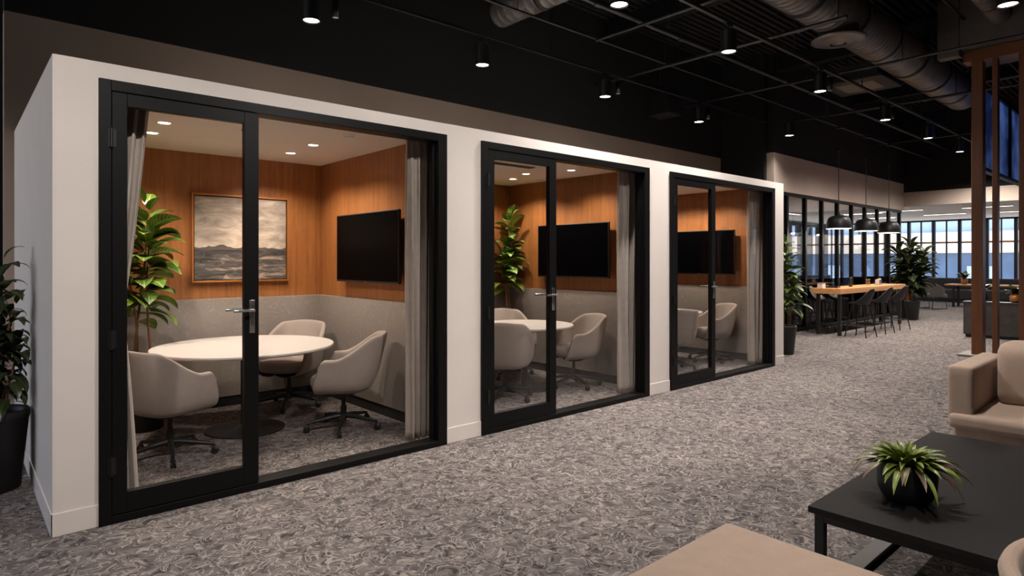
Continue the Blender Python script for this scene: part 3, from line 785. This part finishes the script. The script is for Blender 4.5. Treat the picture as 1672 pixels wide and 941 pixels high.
# ------------------------------------------------------------------ lounge corner in the foreground
t = thing('coffee_table', 'low black coffee table with thin top and sled legs', 'table', (0, 0, 0))
b = MB(); b.box(2.87, 4.72, -.25, 1.22, .372, .4); b.build('tabletop', M['table_black'], t, bevel=.002)
b = MB(); b.box(2.89, 4.70, 1.16, 1.20, .335, .371); b.box(2.89, 4.70, -.23, -.19, .335, .371); b.box(2.89, 2.93, -.19, 1.16, .335, .371); b.box(4.66, 4.70, -.19, 1.16, .335, .371); b.build('apron_frame', M['black_metal'], t, bevel=.002)
for x in (2.89, 4.66):
    for y in (1.16, -.23):
        b = MB(); b.box(x, x+.04, y, y+.04, .03, .335); b.build('leg', M['black_metal'], t, bevel=.002)
for y in (1.12, -.23):
    b = MB(); b.box(2.89, 4.70, y, y+.08, 0, .03); b.build('floor_rail', M['black_metal'], t, bevel=.002)
t = thing('sofa', 'beige fabric sofa with boxy arm beyond the coffee table', 'sofa', (5.2, .06, 0))
b = MB(); b.rbox(.04, .98, -1.25, 1.17, .08, .34, .03, 9); b.build('base', M['sofa'], t)
b = MB(); b.rbox(.0, .90, -.2, 1.19, .335, .435, .03, 13, .03); b.build('seat_cushion', M['sofa'], t)
b = MB(); b.rbox(.0, .90, -1.25, -.21, .335, .435, .03, 13, .03); b.build('seat_cushion', M['sofa'], t)
b = MB(); b.rbox(.03, 1.0, 1.05, 1.20, .38, .765, .022, 11); b.build('arm', M['sofa'], t)
b = MB(); b.rbox(.035, 1.0, -1.42, -1.255, .1, .765, .028, 11); b.build('arm', M['sofa'], t)
b = MB(); b.rbox(.905, 1.06, -1.25, 1.02, .3, .76, .03, 11); b.build('backrest', M['sofa'], t)
for y0, y1 in ((-.15, 1.015), (-1.24, -.17)):
    b = MB(); b.rbox(.50, .78, y0, y1, .44, .9, .07, 13, .02, .035); o = b.build('back_cushion', M['sofa'], t)
for x in (.1, .9):
    for y in (-1.2, 1.1):
        b = MB(); b.cyl((x, y, 0), (x, y, .085), .02, 12); b.build('foot', M['black_metal'], t)
t = thing('bench_ottoman', 'flat topped beige upholstered bench in the near foreground', 'ottoman', (0, 0, 0))
b = MB(); b.rbox(1.15, 2.36, .66, 1.33, .14, .44, .022, 11, .004); b.build('cushion', M['sofa'], t)
b = MB(); b.box(1.2, 2.31, .71, 1.28, .11, .145); b.build('frame', M['black_metal'], t)
for x in (1.24, 2.27):
    for y in (.75, 1.24):
        b = MB(); b.cyl((x, y, 0), (x, y, .112), .018, 12); b.build('leg', M['black_metal'], t)
# round tub armchair cut by the lower right corner
t = thing('tub_armchair', 'rounded beige tub armchair at the lower right corner', 'armchair', (1.97, -.045, 0), math.radians(-90))
def tub(u, v):
    a = PI+(-1+2*u)*2.25; zr = .78-.16*max(0, (abs(-1+2*u)-.35)/.65)**1.5
    P = [(.30, .13), (.34, .16), (.375, .3), (.40, zr-.06), (.405, zr-.02), (.398, zr-.004), (.383, zr+.003), (.367, zr-.004), (.360, zr-.03), (.352, .36)]
    k = v*(len(P)-1); i = min(int(k), len(P)-2); f = k-i
    r = P[i][0]*(1-f)+P[i+1][0]*f; z = P[i][1]*(1-f)+P[i+1][1]*f
    return (r*math.cos(a), r*math.sin(a), z)
b = MB(); b.grid(lambda u, v: tub(u, v if v < .56 else .56+(v-.56)*0), 41, 15) if False else b.grid(tub, 49, 28); b.build('outer_shell', M['sofa'], t)
b = MB(); b.grid(lambda u, v: (.343*math.cos(PI+(-1+2*u)*2.2), .343*math.sin(PI+(-1+2*u)*2.2), .40+(.74-.16*max(0, (abs(-1+2*u)-.35)/.65)**1.5-.40)*v), 41, 8); b.build('inner_back', M['grey_cloth'], t, solid=.015, label='dark grey inner back lining')
b = MB(); b.lathe([(0, .14), (.27, .14), (.30, .2), (.305, .38), (.29, .42), (.2, .435), (0, .44)], 40); b.build('seat', M['sofa'], t)
b = MB(); b.lathe([(0, 0), (.22, 0), (.22, .012), (.04, .03), (.03, .14), (0, .14)], 36); b.build('pedestal', M['black_metal'], t)

# ------------------------------------------------------------------ bar table, stools, pendants
TX0, TX1, TY0, TY1, TZ = 13.1, 17.0, 4.93, 5.50, .945
t = thing('bar_table', 'long oak slab bar table along the glass partition', 'table', (0, 0, 0))
b = MB(); b.box(TX0, TX1, TY0, TY1, TZ-.11, TZ); b.build('slab_top', M['bar'], t, bevel=.006)
for x in (TX0+.12, TX1-.2):
    for y in (TY0+.05, TY1-.11):
        b = MB(); b.box(x, x+.06, y, y+.06, 0, TZ-.112); b.build('leg', M['black_metal'], t)
b = MB(); b.box(TX0+.18, TX1-.2, (TY0+TY1)/2-.02, (TY0+TY1)/2+.02, .2, .24)
for x in (TX0+.12, TX1-.2): b.box(x+.01, x+.05, TY0+.11, TY1-.11, .2, .24)
b.build('foot_rail', M['black_metal'], t)
def make_stool(label, loc, rz):
    t = thing('bar_stool', label, 'bar stool', loc, rz, 'black bar stools at the oak table')
    def fn(u, v):                       # u around, v centre -> rim, back at -x
        a = 2*PI*u; c, s_ = math.cos(a), math.sin(a); e = .8
        x = .205*v*math.copysign(abs(c)**e, c); y = .215*v*math.copysign(abs(s_)**e, s_)
        k = max(0, -c); bk = max(0, min(1, (v-.62)/.38))
        z = .645+.02*v*v+bk**1.2*(.30*k**1.2+.03*max(0, 1-abs(c)))
        return (x-.03*bk*k, y*(1-.08*bk*k), z)
    b = MB(); b.grid(fn, 40, 14, True, True); b.build('seat_shell', M['stool'], t, solid=.022, sub=1)
    for sx in (-1, 1):
        for sy in (-1, 1):
            b = MB(); b.tube([(.11*sx, .11*sy, .64), (.205*sx, .205*sy, 0)], [.014, .010], 10); b.build('leg', M['black_metal'], t)
    b = MB(); q = .11+.095*(.64-.22)/.64
    b.tube([(q, q, .22), (-q, q, .22), (-q, -q, .22), (q, -q, .22), (q, q, .22)], .008, 8, False); b.build('foot_ring', M['black_metal'], t)
    return t
st = make_stool('black bar stool nearest the booths in front of the oak table', (13.38, 4.66, 0), PI/2-.15)
dup(st, (14.42, 4.66, 0), PI/2-.1, 'black bar stool in the middle of the front three at the oak table')
dup(st, (15.45, 4.68, 0), PI/2-.2, 'black bar stool farthest along the front of the oak table')
dup(st, (13.75, 5.56, 0), -PI/2, 'black bar stool behind the near end of the oak table')
dup(st, (14.6, 5.56, 0), -PI/2, 'black bar stool behind the middle of the oak table')
def pendant(loc, label):
    t = thing('pendant_lamp', label, 'pendant lamp', loc, 0, 'black dome pendants')
    b = MB(); b.lathe([(.03, .29), (.04, .272), (.12, .262), (.18, .232), (.218, .17), (.236, .07), (.24, 0)], 40); b.build('lamp_shade', M['frame'], t)
    b = MB(); b.lathe([(.232, .002), (.230, .05), (.210, .166), (.174, .226), (.11, .254), (0, .262)], 40); b.build('inner_shade', M['pend_in'], t)
    b = MB(); b.lathe([(.239, 0), (.232, 0)], 40); b.build('rim', M['pend_in'], t)
    b = MB(); b.lathe([(0, .05), (.03, .06), (.045, .09), (.03, .13), (.02, .21), (0, .215)], 20); b.build('bulb', M['bulb'], t)
    b = MB(); b.cyl((0, 0, .265), (0, 0, .34), .022, 14); b.cyl((0, 0, .31), (0, 0, 2.04), .0085, 8); b.lathe([(0, 1.55), (.03, 1.56), (.03, 1.6), (0, 1.61)], 14); b.build('rod', M['pipe'], t)
    b = MB(); b.lathe([(0, 2.04), (.06, 2.04), (.06, 2.07), (0, 2.07)], 18); b.build('canopy', M['black_metal'], t)
    l = bpy.data.lights.new('pendant_glow', 'POINT'); l.energy = 45; l.color = (1, .8, .58); l.shadow_soft_size = .04
    o = bpy.data.objects.new('pendant_glow', l); C.objects.link(o); o.parent = t; o.location = (0, 0, .02); return t
pd = pendant((13.5, 5.12, 2.155), 'black dome pendant lamp nearest the booths')
dup(pd, (15.0, 5.12, 2.155), 0, 'black dome pendant lamp in the middle of three')
dup(pd, (16.45, 5.12, 2.155), 0, 'black dome pendant lamp farthest from the booths')
b = MB(); b.box(12.4, 20, 5.09, 5.15, 4.226, 4.29); b.box(12.9, 12.95, 5.1, 5.14, 4.29, 5.6); b.box(18.9, 18.95, 5.1, 5.14, 4.29, 5.6); tag(b.build('lighting_rail', M['pipe']), 'thin black rail carrying the three pendant lamps', 'rail')
# things on the bar table
b = MB(); b.lathe([(0, 0), (.035, 0), (.035, .12), (.025, .14), (.03, .17), (.022, .2), (0, .205)], 16); tag(b.build('pepper_mill', M['black_metal'], loc=(14.35, 5.2, TZ)), 'dark pepper mill standing on the oak bar table', 'pepper mill')
b = MB(); b.lathe([(0, 0), (.04, 0), (.045, .14), (.04, .145), (.036, .02), (0, .02)], 16); tag(b.build('drinking_glass', M['glass_far'], loc=(15.5, 5.25, TZ)), 'clear glass tumbler on the oak bar table', 'glass')
t = thing('napkin_holder', 'holder of white napkins on the far end of bar table', 'napkin holder', (16.0, 5.2, TZ))
b = MB(); b.box(-.07, .07, -.05, .05, 0, .01); b.box(-.07, .07, -.05, -.045, .01, .12); b.box(-.07, .07, .045, .05, .01, .12); b.build('holder', M['chrome'], t)
b = MB()
for i in range(6): b.box(-.06, .06, -.04+.014*i, -.03+.014*i, .01, .15-.006*i)
b.build('napkins', M['laminate'], t)
t = thing('serving_tray', 'black tray with rim on the near end of bar table', 'tray', (13.55, 5.25, TZ), .2)
b = MB(); b.box(-.16, .16, -.11, .11, 0, .008)
for q in ((-.16, -.152, -.11, .11), (.152, .16, -.11, .11), (-.152, .152, -.11, -.102), (-.152, .152, .102, .11)): b.box(*q, .008, .035)
b.build('tray_body', M['black_metal'], t)
t = thing('menu_box', 'small pale box near the left end of bar table', 'box', (13.25, 5.36, TZ))
b = MB(); b.box(-.08, .08, -.05, .05, 0, .09); b.build('box_body', M['laminate'], t, bevel=.004)
b = MB(); b.box(-.083, .083, -.053, .053, .09, .105); b.build('lid', M['vent'], t, bevel=.003)

# room behind the partition: table, chairs, lamp
def lounge_chair(label, loc, rz, mat='grey_cloth', grp='grey lounge armchairs'):
    t = thing('lounge_armchair', label, 'armchair', loc, rz, grp)
    b = MB(); b.rbox(-.30, .36, -.30, .30, .33, .47, .05, 9, .02); b.build('seat', M[mat], t)
    def bk(u, v):
        a = PI+(-1+2*u)*1.75; zr = .86-.22*max(0, (abs(-1+2*u)-.4)/.6)
        return ((.36+.03*v)*math.cos(a)-.06*v*max(0, -math.cos(a)), (.36+.03*v)*math.sin(a), .36+(zr-.36)*v)
    b = MB(); b.grid(bk, 33, 9); b.build('backrest', M[mat], t, solid=.07, sub=1)
    for s_ in (-1, 1):
        b = MB(); b.tube([(.28, .26*s_, .33), (.34, .28*s_, .012), (-.34, .28*s_, .012), (-.26, .26*s_, .33)], .012, 8); b.build('sled_leg', M['black_metal'], t)
    return t
lc = lounge_chair('grey lounge armchair with sled legs in front of the window wall', (22.9, 5.95, 0), -.35)
dup(lc, (24.2, 7.2, 0), -.9, 'grey lounge armchair behind the big plant near the windows')
dup(lc, (14.6, 7.6, 0), .3, 'grey lounge armchair behind the glass partition, nearest the booths')
dup(lc, (16.6, 7.6, 0), 2.8, 'grey lounge armchair behind the glass partition, farther along')
t = thing('meeting_table', 'pale low table behind the glass partition', 'table', (15.6, 7.7, 0))
b = MB(); b.lathe([(0, .7), (.5, .7), (.52, .715), (.52, .73), (0, .735)], 40); b.build('tabletop', M['laminate'], t)
b = MB(); b.cyl((0, 0, .02), (0, 0, .7), .03, 14); b.lathe([(0, 0), (.28, 0), (.28, .015), (0, .03)], 32); b.build('pedestal', M['black_metal'], t)
t = thing('table_lamp', 'pale shaded table lamp behind the glass partition', 'lamp', (15.6, 7.7, .735))
b = MB(); b.lathe([(0, 0), (.07, 0), (.07, .015), (.015, .03), (.012, .22), (0, .22)], 20); b.build('base', M['black_metal'], t)
b = MB(); b.lathe([(.08, .36), (.15, .18)], 28); b.build('lamp_shade', M['greige'], t, solid=.004)
# banquette below the windows
t = thing('banquette', 'long dark grey banquette below the window wall', 'bench', (27.0, 0, 0))
b = MB(); b.rbox(0, .85, -3, 10, .1, .46, .05, 9); b.build('seat', M['dark_cloth'], t)
b = MB(); b.rbox(.6, .85, -3, 10, .46, .86, .05, 9); b.build('backrest', M['dark_cloth'], t)
b = MB(); b.box(.05, .8, -2.9, 9.9, 0, .1); b.build('plinth', M['black_metal'], t)
t = thing('lounge_table', 'long table with black legs below the window wall', 'table', (24.6, 5.0, 0))
b = MB(); b.box(-.4, .4, -1.6, .9, .70, .74); b.build('tabletop', M['bar'], t, bevel=.004)
for y in (-1.45, .65):
    for x in (-.33, .27):
        b = MB(); b.box(x, x+.06, y, y+.06, 0, .7); b.build('leg', M['black_metal'], t)
b = MB(); b.box(-.02, .02, -1.39, .65, .12, .16); b.build('stretcher', M['black_metal'], t)
def vase(label, loc, r, h, mat, n, L, seed):
    t = thing('potted_sprig', label, 'plant', loc, 0)
    b = MB(); b.lathe([(0, 0), (r*.7, 0), (r, h*.3), (r, h*.7), (r*.6, h), (r*.5, h*.97), (r*.8, h*.6)], 24); b.build('vase', M[mat], t)
    f = MB(); rr = random.Random(seed)
    for j in range(n): leaf(f, (0, 0, h*.9), j*2.4, 1.3-1.0*j/n+rr.uniform(-.1, .1), L*rr.uniform(.6, 1.1), L*.4, .8, .3, 5)
    f.build('foliage', M['leaf_dark'], t)
vase('dark leafy sprig in small vase on the lounge table', (24.6, 5.45, .741), .09, .2, 'gold', 10, .38, 3)
vase('round clay pot with dark leaves on the low stone wall', (15.05, 2.52, .705), .10, .17, 'gold', 16, .27, 4)
vase('dark bushy plant on the low stone wall behind walnut posts', (15.05, 3.06, .705), .11, .2, 'pot', 20, .28, 6)
# low stone wall and counter behind the slats
t = thing('low_stone_wall', 'low dark stone wall behind the walnut posts', 'low wall', (14.9, 0, 0))
b = MB(); b.box(0, .3, -1.5, 3.32, .06, .675); b.build('body', M['marble'], t, bevel=.004)
b = MB(); b.box(-.015, .315, -1.5, 3.335, .675, .705); b.build('coping', M['marble'], t, bevel=.003)
b = MB(); b.box(.03, .27, -1.47, 3.29, 0, .06); b.build('kick_plinth', M['black_metal'], t)
b = MB(); b.box(-.003, .0, -.4, .41, .33, .345); b.build('groove_strip', M['black_metal'], t)

# ------------------------------------------------------------------ ceiling services
LAMP = (1, .925, .86)
def track_light(loc, label, grp):
    t = thing('track_spotlight', label, 'track spotlight', loc, 0, grp)
    b = MB(); b.lathe([(.0, .245), (.08, .245), (.088, .238), (.088, .0), (.080, 0), (.072, .02)], 28, smooth=False); b.build('housing', M['black_metal'], t)
    b = MB(); b.lathe([(0, .010), (.074, .010)], 28, smooth=False); b.build('lens', M['lens'], t)
    b = MB(); b.cyl((0, 0, .235), (0, 0, .335), .012, 10); b.box(-.07, .07, -.016, .016, .30, .338); b.build('track_adapter', M['black_metal'], t)
    return t
TLZ = 3.9
PW = 210
row1 = [(2.69, 6.03), (4.87, 6.0), (7.15, 5.96), (9.66, 5.96), (12.0, 5.45)]
row2 = [(2.35, 3.73), (4.68, 3.73), (6.67, 3.73), (9.2, 3.74), (11.9, 3.76), (14.3, 3.76), (16.6, 3.76), (18.9, 3.76)]
ordw = ['first', 'second', 'third', 'fourth', 'fifth', 'sixth', 'seventh', 'eighth']
proto = None
def place(x, y, lab, grp, pw, ang=128, bl=.85):
    global proto
    if proto is None:
        proto = track_light((x, y, TLZ), lab, grp); o = proto
    else: o = dup(proto, (x, y, TLZ), 0, lab, grp)
    return o
L1 = []
for i, (x, y) in enumerate(row1):
    L1.append((place(x, y, 'black track spotlight above the booth roofs, %s from the left' % ordw[i], 'spotlights above the booth roofs', 60), 60, 116))
vis2 = 0
for i, (x, y) in enumerate(row2):
    if i == 0: lab = 'black track spotlight above the left booth, outside the picture'
    else:
        lab = 'black track spotlight on the walkway rail, %s from the left' % ordw[i-1]
    L1.append((place(x, y, lab, 'spotlights on the walkway rail', PW), (40, 320, 310, 320, 480, 460, 460, 460)[i], 130 if i < 4 else 158))
fill_row = [(.2, 1.3), (2.6, 1.3), (5.0, 1.3), (7.4, 1.3), (9.8, 1.3), (4.6, 1.6), (1.7, .3)]  # unseen lamps added to fill the lounge and wash the booth front
for i, (x, y) in enumerate(fill_row):
    pa = ({.2: 450, 2.6: 370, 5.0: 240}.get(x, 160), 80, True) if y == 1.3 else ((300, 115, False) if x > 3 else (300, 68, False))
    L1.append((place(x, y, 'added black track spotlight for fill light, outside the picture', 'added fill spotlights', PW),) + pa)
row4 = [(17.6, 1.9), (22.0, 5.0), (25.0, 5.0)]
for o, pw, ang, *tilt in L1:
    sl = spot('spotlight_beam', pw, ang, LAMP, o, -.015, .85, .07)
    if tilt and tilt[0]: sl.rotation_euler = (math.radians(43), 0, 0)      # unseen washers added to brighten the white booth front
# small second heads beside some lamps
sp = None
for i, (x, y, z, lab) in enumerate([(2.95, 6.03, 4.0, 'beside the first booth roof spotlight'), (7.45, 5.96, 4.0, 'beside the third booth roof spotlight'), (9.95, 5.96, 4.0, 'beside the fourth booth roof spotlight'), (9.55, 3.74, 3.98, 'beside the third walkway spotlight'), (12.25, 3.76, 3.98, 'beside the fourth walkway spotlight'), (14.65, 3.76, 3.98, 'beside the fifth walkway spotlight')]):
    if sp is None:
        sp = thing('emergency_spot', 'tiny cylinder lamp with pale ring ' + lab, 'small lamp', (x, y, z), 0, 'tiny secondary lamps')
        b = MB(); b.lathe([(0, .19), (.035, .19), (.035, 0), (.03, 0)], 18); b.build('housing', M['black_metal'], sp)
        b = MB(); b.lathe([(0, .004), (.031, .004)], 18, smooth=False); b.build('lens', M['pend_in'], sp)
        b = MB(); b.cyl((0, 0, .19), (0, 0, .24), .008, 8); b.build('stem', M['black_metal'], sp)
    else: dup(sp, (x, y, z), 0, 'tiny cylinder lamp with pale ring ' + lab)
def bar_thing(name, mat, label, cat, boxes, group=None):
    b = MB()
    for q in boxes: b.box(*q)
    return tag(b.build(name, M[mat]), label, cat, group)
def pipe_thing(name, mat, label, cat, pts, r, group=None, hang=(), n=12, collars=()):
    b = MB(); b.tube(pts, r, n)
    for (x, y, z) in hang: b.cyl((x, y, z+r*.8), (x, y, 5.595), .006, 6)
    for (p0, p1) in collars: b.cyl(p0, p1, r*1.35, n)
    return tag(b.build(name, M[mat]), label, cat, group)
bar_thing('lighting_track', 'pipe', 'black lighting track running above the booth roofs', 'lighting track', [(-1, 12.08, 5.94, 5.975, 4.24, 4.275)] + [(x, x+.012, 5.95, 5.962, 4.275, 5.59) for x in (.5, 3.5, 6, 8.5, 11)], 'lighting tracks')
bar_thing('lighting_track', 'pipe', 'black lighting track running above the walkway beside the spotlights', 'lighting track', [(-2, 19.8, 3.73, 3.765, 4.24, 4.28), (-2, 19.8, 3.80, 3.82, 4.31, 4.33)] + [(x, x+.012, 3.74, 3.752, 4.28, 5.59) for x in (1, 3.6, 6.0, 8.4, 10.8, 13.2, 15.6)], 'lighting tracks')
bar_thing('lighting_track', 'pipe', 'black lighting track for the added fill spotlights, outside the picture', 'lighting track', [(-2, 11, 1.28, 1.315, 4.24, 4.28), (-2, 6, -1.02, -.985, 4.24, 4.28)], 'lighting tracks')
def duct(label, axis, c, length, r, seed, elbow=False):
    t = thing('spiral_duct', label, 'duct', c, 0, 'round ceiling ducts')
    prof = []; n = int(length/.12)
    for i in range(n+1):
        z = length*i/n
        prof += [(r, z), (r*1.022, z+.008), (r*1.022, z+.02), (r, z+.028)]
    b = MB(); b.lathe(prof, 36, axis=axis); b.tube([Vector((length, 0, 0)) if axis == 'x' else Vector((0, length, 0)), Vector((length+.01, 0, 0)) if axis == 'x' else Vector((0, length+.01, 0))], r*1.03, 36); b.build('duct_shell', M['duct'], t)
    for z in [1.3*i+.6 for i in range(int(length/1.3))]:
        b = MB(); b.lathe([(r*1.02, z), (r*1.06, z), (r*1.06, z+.05), (r*1.02, z+.05)], 36, axis=axis); b.build('joint_band', M['pipe'], t)
    b = MB()
    for z in [2.4*i+1 for i in range(max(1, int(length/2.4)))]:
        for s_ in (-1, 1):
            if axis == 'x': b.cyl((z, s_*r*1.03, 0), (z, s_*r*1.03, 5.6-c[2]), .008, 6)
            else: b.cyl((s_*r*1.03, z, 0), (s_*r*1.03, z, 5.6-c[2]), .008, 6)
    b.build('hanger_rod', M['pipe'], t)
    return t
t = duct('large spiral duct at upper right with a round diffuser', 'x', (5.95, 3.40, 4.85), 9.2, .31, 1)
b = MB(); b.lathe([(.10, -.42), (.16, -.41), (.2, -.40), (.22, -.39), (.30, -.385), (.34, -.37), (.34, -.35), (.25, -.34), (.25, -.2)], 36, (3.0, .0, 0)); b.lathe([(0, -.43), (.07, -.42), (.09, -.40), (.12, -.38)], 24, (3.0, 0, 0)); b.build('round_diffuser', M['duct'], t)
duct('smaller spiral duct crossing above the middle booth', 'y', (5.35, 2.2, 4.72), 4.0, .17, 2)
duct('thin round duct crossing above the left booth', 'y', (3.98, 2.4, 4.75), 3.6, .085, 3)
duct('slim round duct beside the dark soffit at upper right', 'x', (6.5, 2.15, 5.2), 7.5, .14, 4)
GP = 'ceiling conduits'
pipe_thing('sprinkler_pipe', 'pipe', 'dark pipe with couplings running just behind the walkway track', 'pipe', [(2, 4.75, 4.47), (20, 4.75, 4.47)], .035, GP, [(x, 4.75, 4.47) for x in (3.3, 7, 10, 13, 16)], collars=[((x, 4.75, 4.47), (x+.1, 4.75, 4.47)) for x in (5.5, 7.2, 9.1, 11.2, 13.5)])
pipe_thing('conduit_pipe', 'pipe', 'thin conduit parallel to the booth roof track', 'pipe', [(0, 5.5, 4.46), (19.5, 5.5, 4.46)], .018, GP, [(x, 5.5, 4.46) for x in (2, 5, 8, 11)])
pipe_thing('conduit_pipe', 'pipe', 'thin conduit high above the large spiral duct', 'pipe', [(3, 2.6, 5.25), (19.5, 2.6, 5.25)], .022, GP, [(x, 2.6, 5.25) for x in (6, 9, 12)])
names = ['first', 'second', 'third', 'fourth', 'fifth', 'sixth', 'seventh']
for i, x in enumerate([6.3, 7.9, 10.2, 13.0, 17.2]):
    z = 4.385
    pipe_thing('cross_pipe', 'pipe', 'thin cross pipe over the walkway, %s counted from the left' % names[i], 'pipe', [(x, (.8, 2.9, .5, 1.6, 2.2)[i], z), (x, (5.4, 6.8, 6.6, 5.8, 5.8)[i], z)], .026 if i % 2 else .02, 'cross pipes over the walkway', [(x, 3, z), (x, 5.2, z)], 10, [((x, 3.4, z), (x, 3.5, z))])
for i, x in enumerate([4.6, 8.4, 12.4, 16.4]):
    b = MB(); y0, y1 = -6.2, (6.93 if x < 12.2 else 5.84); b.box(x-.09, x+.09, y0, y1, 5.30, 5.325); b.box(x-.012, x+.012, y0, y1, 5.325, 5.575); b.box(x-.09, x+.09, y0, y1, 5.575, 5.6)
    tag(b.build('ceiling_joist', M['black_metal']), 'black steel joist under the ceiling deck, %s from the left' % names[i], 'joist', 'steel joists')
t = thing('ceiling_cassette', 'flat grey square air conditioning cassette hanging above the walkway', 'air conditioner', (11.9, 4.15, 4.55))
b = MB(); b.box(-.5, .5, -.5, .5, 0, .05); b.build('grille_panel', M['pipe'], t, bevel=.01)
b = MB(); b.box(-.3, .3, -.3, .3, -.006, 0)
b.build('intake_grille', M['vent'], t)
b = MB(); b.box(-.4, .4, -.4, .4, .05, .3); b.build('housing', M['black_metal'], t)
b = MB()
for sx in (-.35, .35):
    for sy in (-.35, .35): b.cyl((sx, sy, .3), (sx, sy, 1.06), .008, 6)
b.build('hanger_rod', M['pipe'], t)
t = thing('speaker_box', 'black box unit beside the fourth booth roof spotlight', 'speaker', (9.2, 6.35, 4.0))
b = MB(); b.box(-.2, .2, -.22, .22, 0, .42); b.build('cabinet', M['black_metal'], t, bevel=.01)
b = MB(); b.box(-.17, .17, -.226, -.22, .03, .39); b.build('front_grille', M['pipe'], t)
b = MB(); b.cyl((0, 0, .42), (0, 0, 1.6), .012, 8); b.build('stem', M['pipe'], t)
# linear lamps on the lounge ceiling
ln = None
for i, (x, y, lab) in enumerate([(21.6, 6.4, 'left of the walnut posts, nearest the header'), (24.2, 5.9, 'left of the walnut posts, nearest the windows'), (21.8, 4.3, 'seen between the walnut posts, nearest the header'), (24.4, 3.9, 'seen between the walnut posts, nearest the windows'), (14.2, 8.4, 'behind the glass partition, nearest the booths'), (16.4, 8.4, 'behind the glass partition, second along'), (18.6, 8.4, 'behind the glass partition, farthest along')]):
    zc = LZ if x > 20.2 else 2.93
    if ln is None:
        ln = thing('linear_ceiling_lamp', 'slim white linear ceiling lamp ' + lab, 'ceiling light', (x, y, zc), 0, 'linear lounge lamps')
        b = MB(); b.box(-.06, .06, -.6, .6, -.035, 0); b.build('housing', M['white_ceiling'], ln)
        b = MB(); b.box(-.045, .045, -.58, .58, -.04, -.035); b.build('diffuser', M['linear'], ln)
        l = bpy.data.lights.new('linear_glow', 'AREA'); l.shape = 'RECTANGLE'; l.size = .1; l.size_y = 1.1; l.energy = 22; l.color = (1, .92, .83)
        o = bpy.data.objects.new('linear_glow', l); C.objects.link(o); o.parent = ln; o.location = (0, 0, -.05)
    else: dup(ln, (x, y, zc), 0 if i < 4 else PI/2, 'slim white linear ceiling lamp ' + lab)

# ------------------------------------------------------------------ world, camera, colour
w = bpy.data.worlds.new('World'); sc.world = w; w.use_nodes = True
bg = w.node_tree.nodes['Background']; nt = w.node_tree
tc = nt.nodes.new('ShaderNodeTexCoord'); sx = nt.nodes.new('ShaderNodeSeparateXYZ'); cr = nt.nodes.new('ShaderNodeValToRGB')
nt.links.new(tc.outputs['Generated'], sx.inputs[0]); nt.links.new(sx.outputs[2], cr.inputs[0]); nt.links.new(cr.outputs[0], bg.inputs[0])
cr.color_ramp.elements[0].color = (.95, .93, .92, 1); cr.color_ramp.elements[1].color = (.45, .62, .95, 1); cr.color_ramp.elements[1].position = .6
bg.inputs[1].default_value = 2.9
cam = bpy.data.cameras.new('camera'); co = bpy.data.objects.new('camera', cam); C.objects.link(co); sc.camera = co
co.location = (0, 0, 1.5); co.rotation_euler = (PI/2, 0, -math.atan2(.666, .746))
cam.sensor_width = 36; cam.lens = 1026/1672*36; cam.shift_y = -.0266; cam.clip_start = .05; cam.clip_end = 200
sc.view_settings.view_transform = 'Standard'; sc.view_settings.look = 'None'; sc.view_settings.gamma = 1.0
sc.view_settings.exposure = 0.0; sc.view_settings.use_curve_mapping = False
try:
    sc.cycles.use_denoising = True
    sc.cycles.max_bounces = 8; sc.cycles.diffuse_bounces = 4; sc.cycles.glossy_bounces = 4; sc.cycles.transparent_max_bounces = 16
    sc.cycles.sample_clamp_indirect = 6; sc.cycles.caustics_reflective = False; sc.cycles.caustics_refractive = False
except Exception: pass
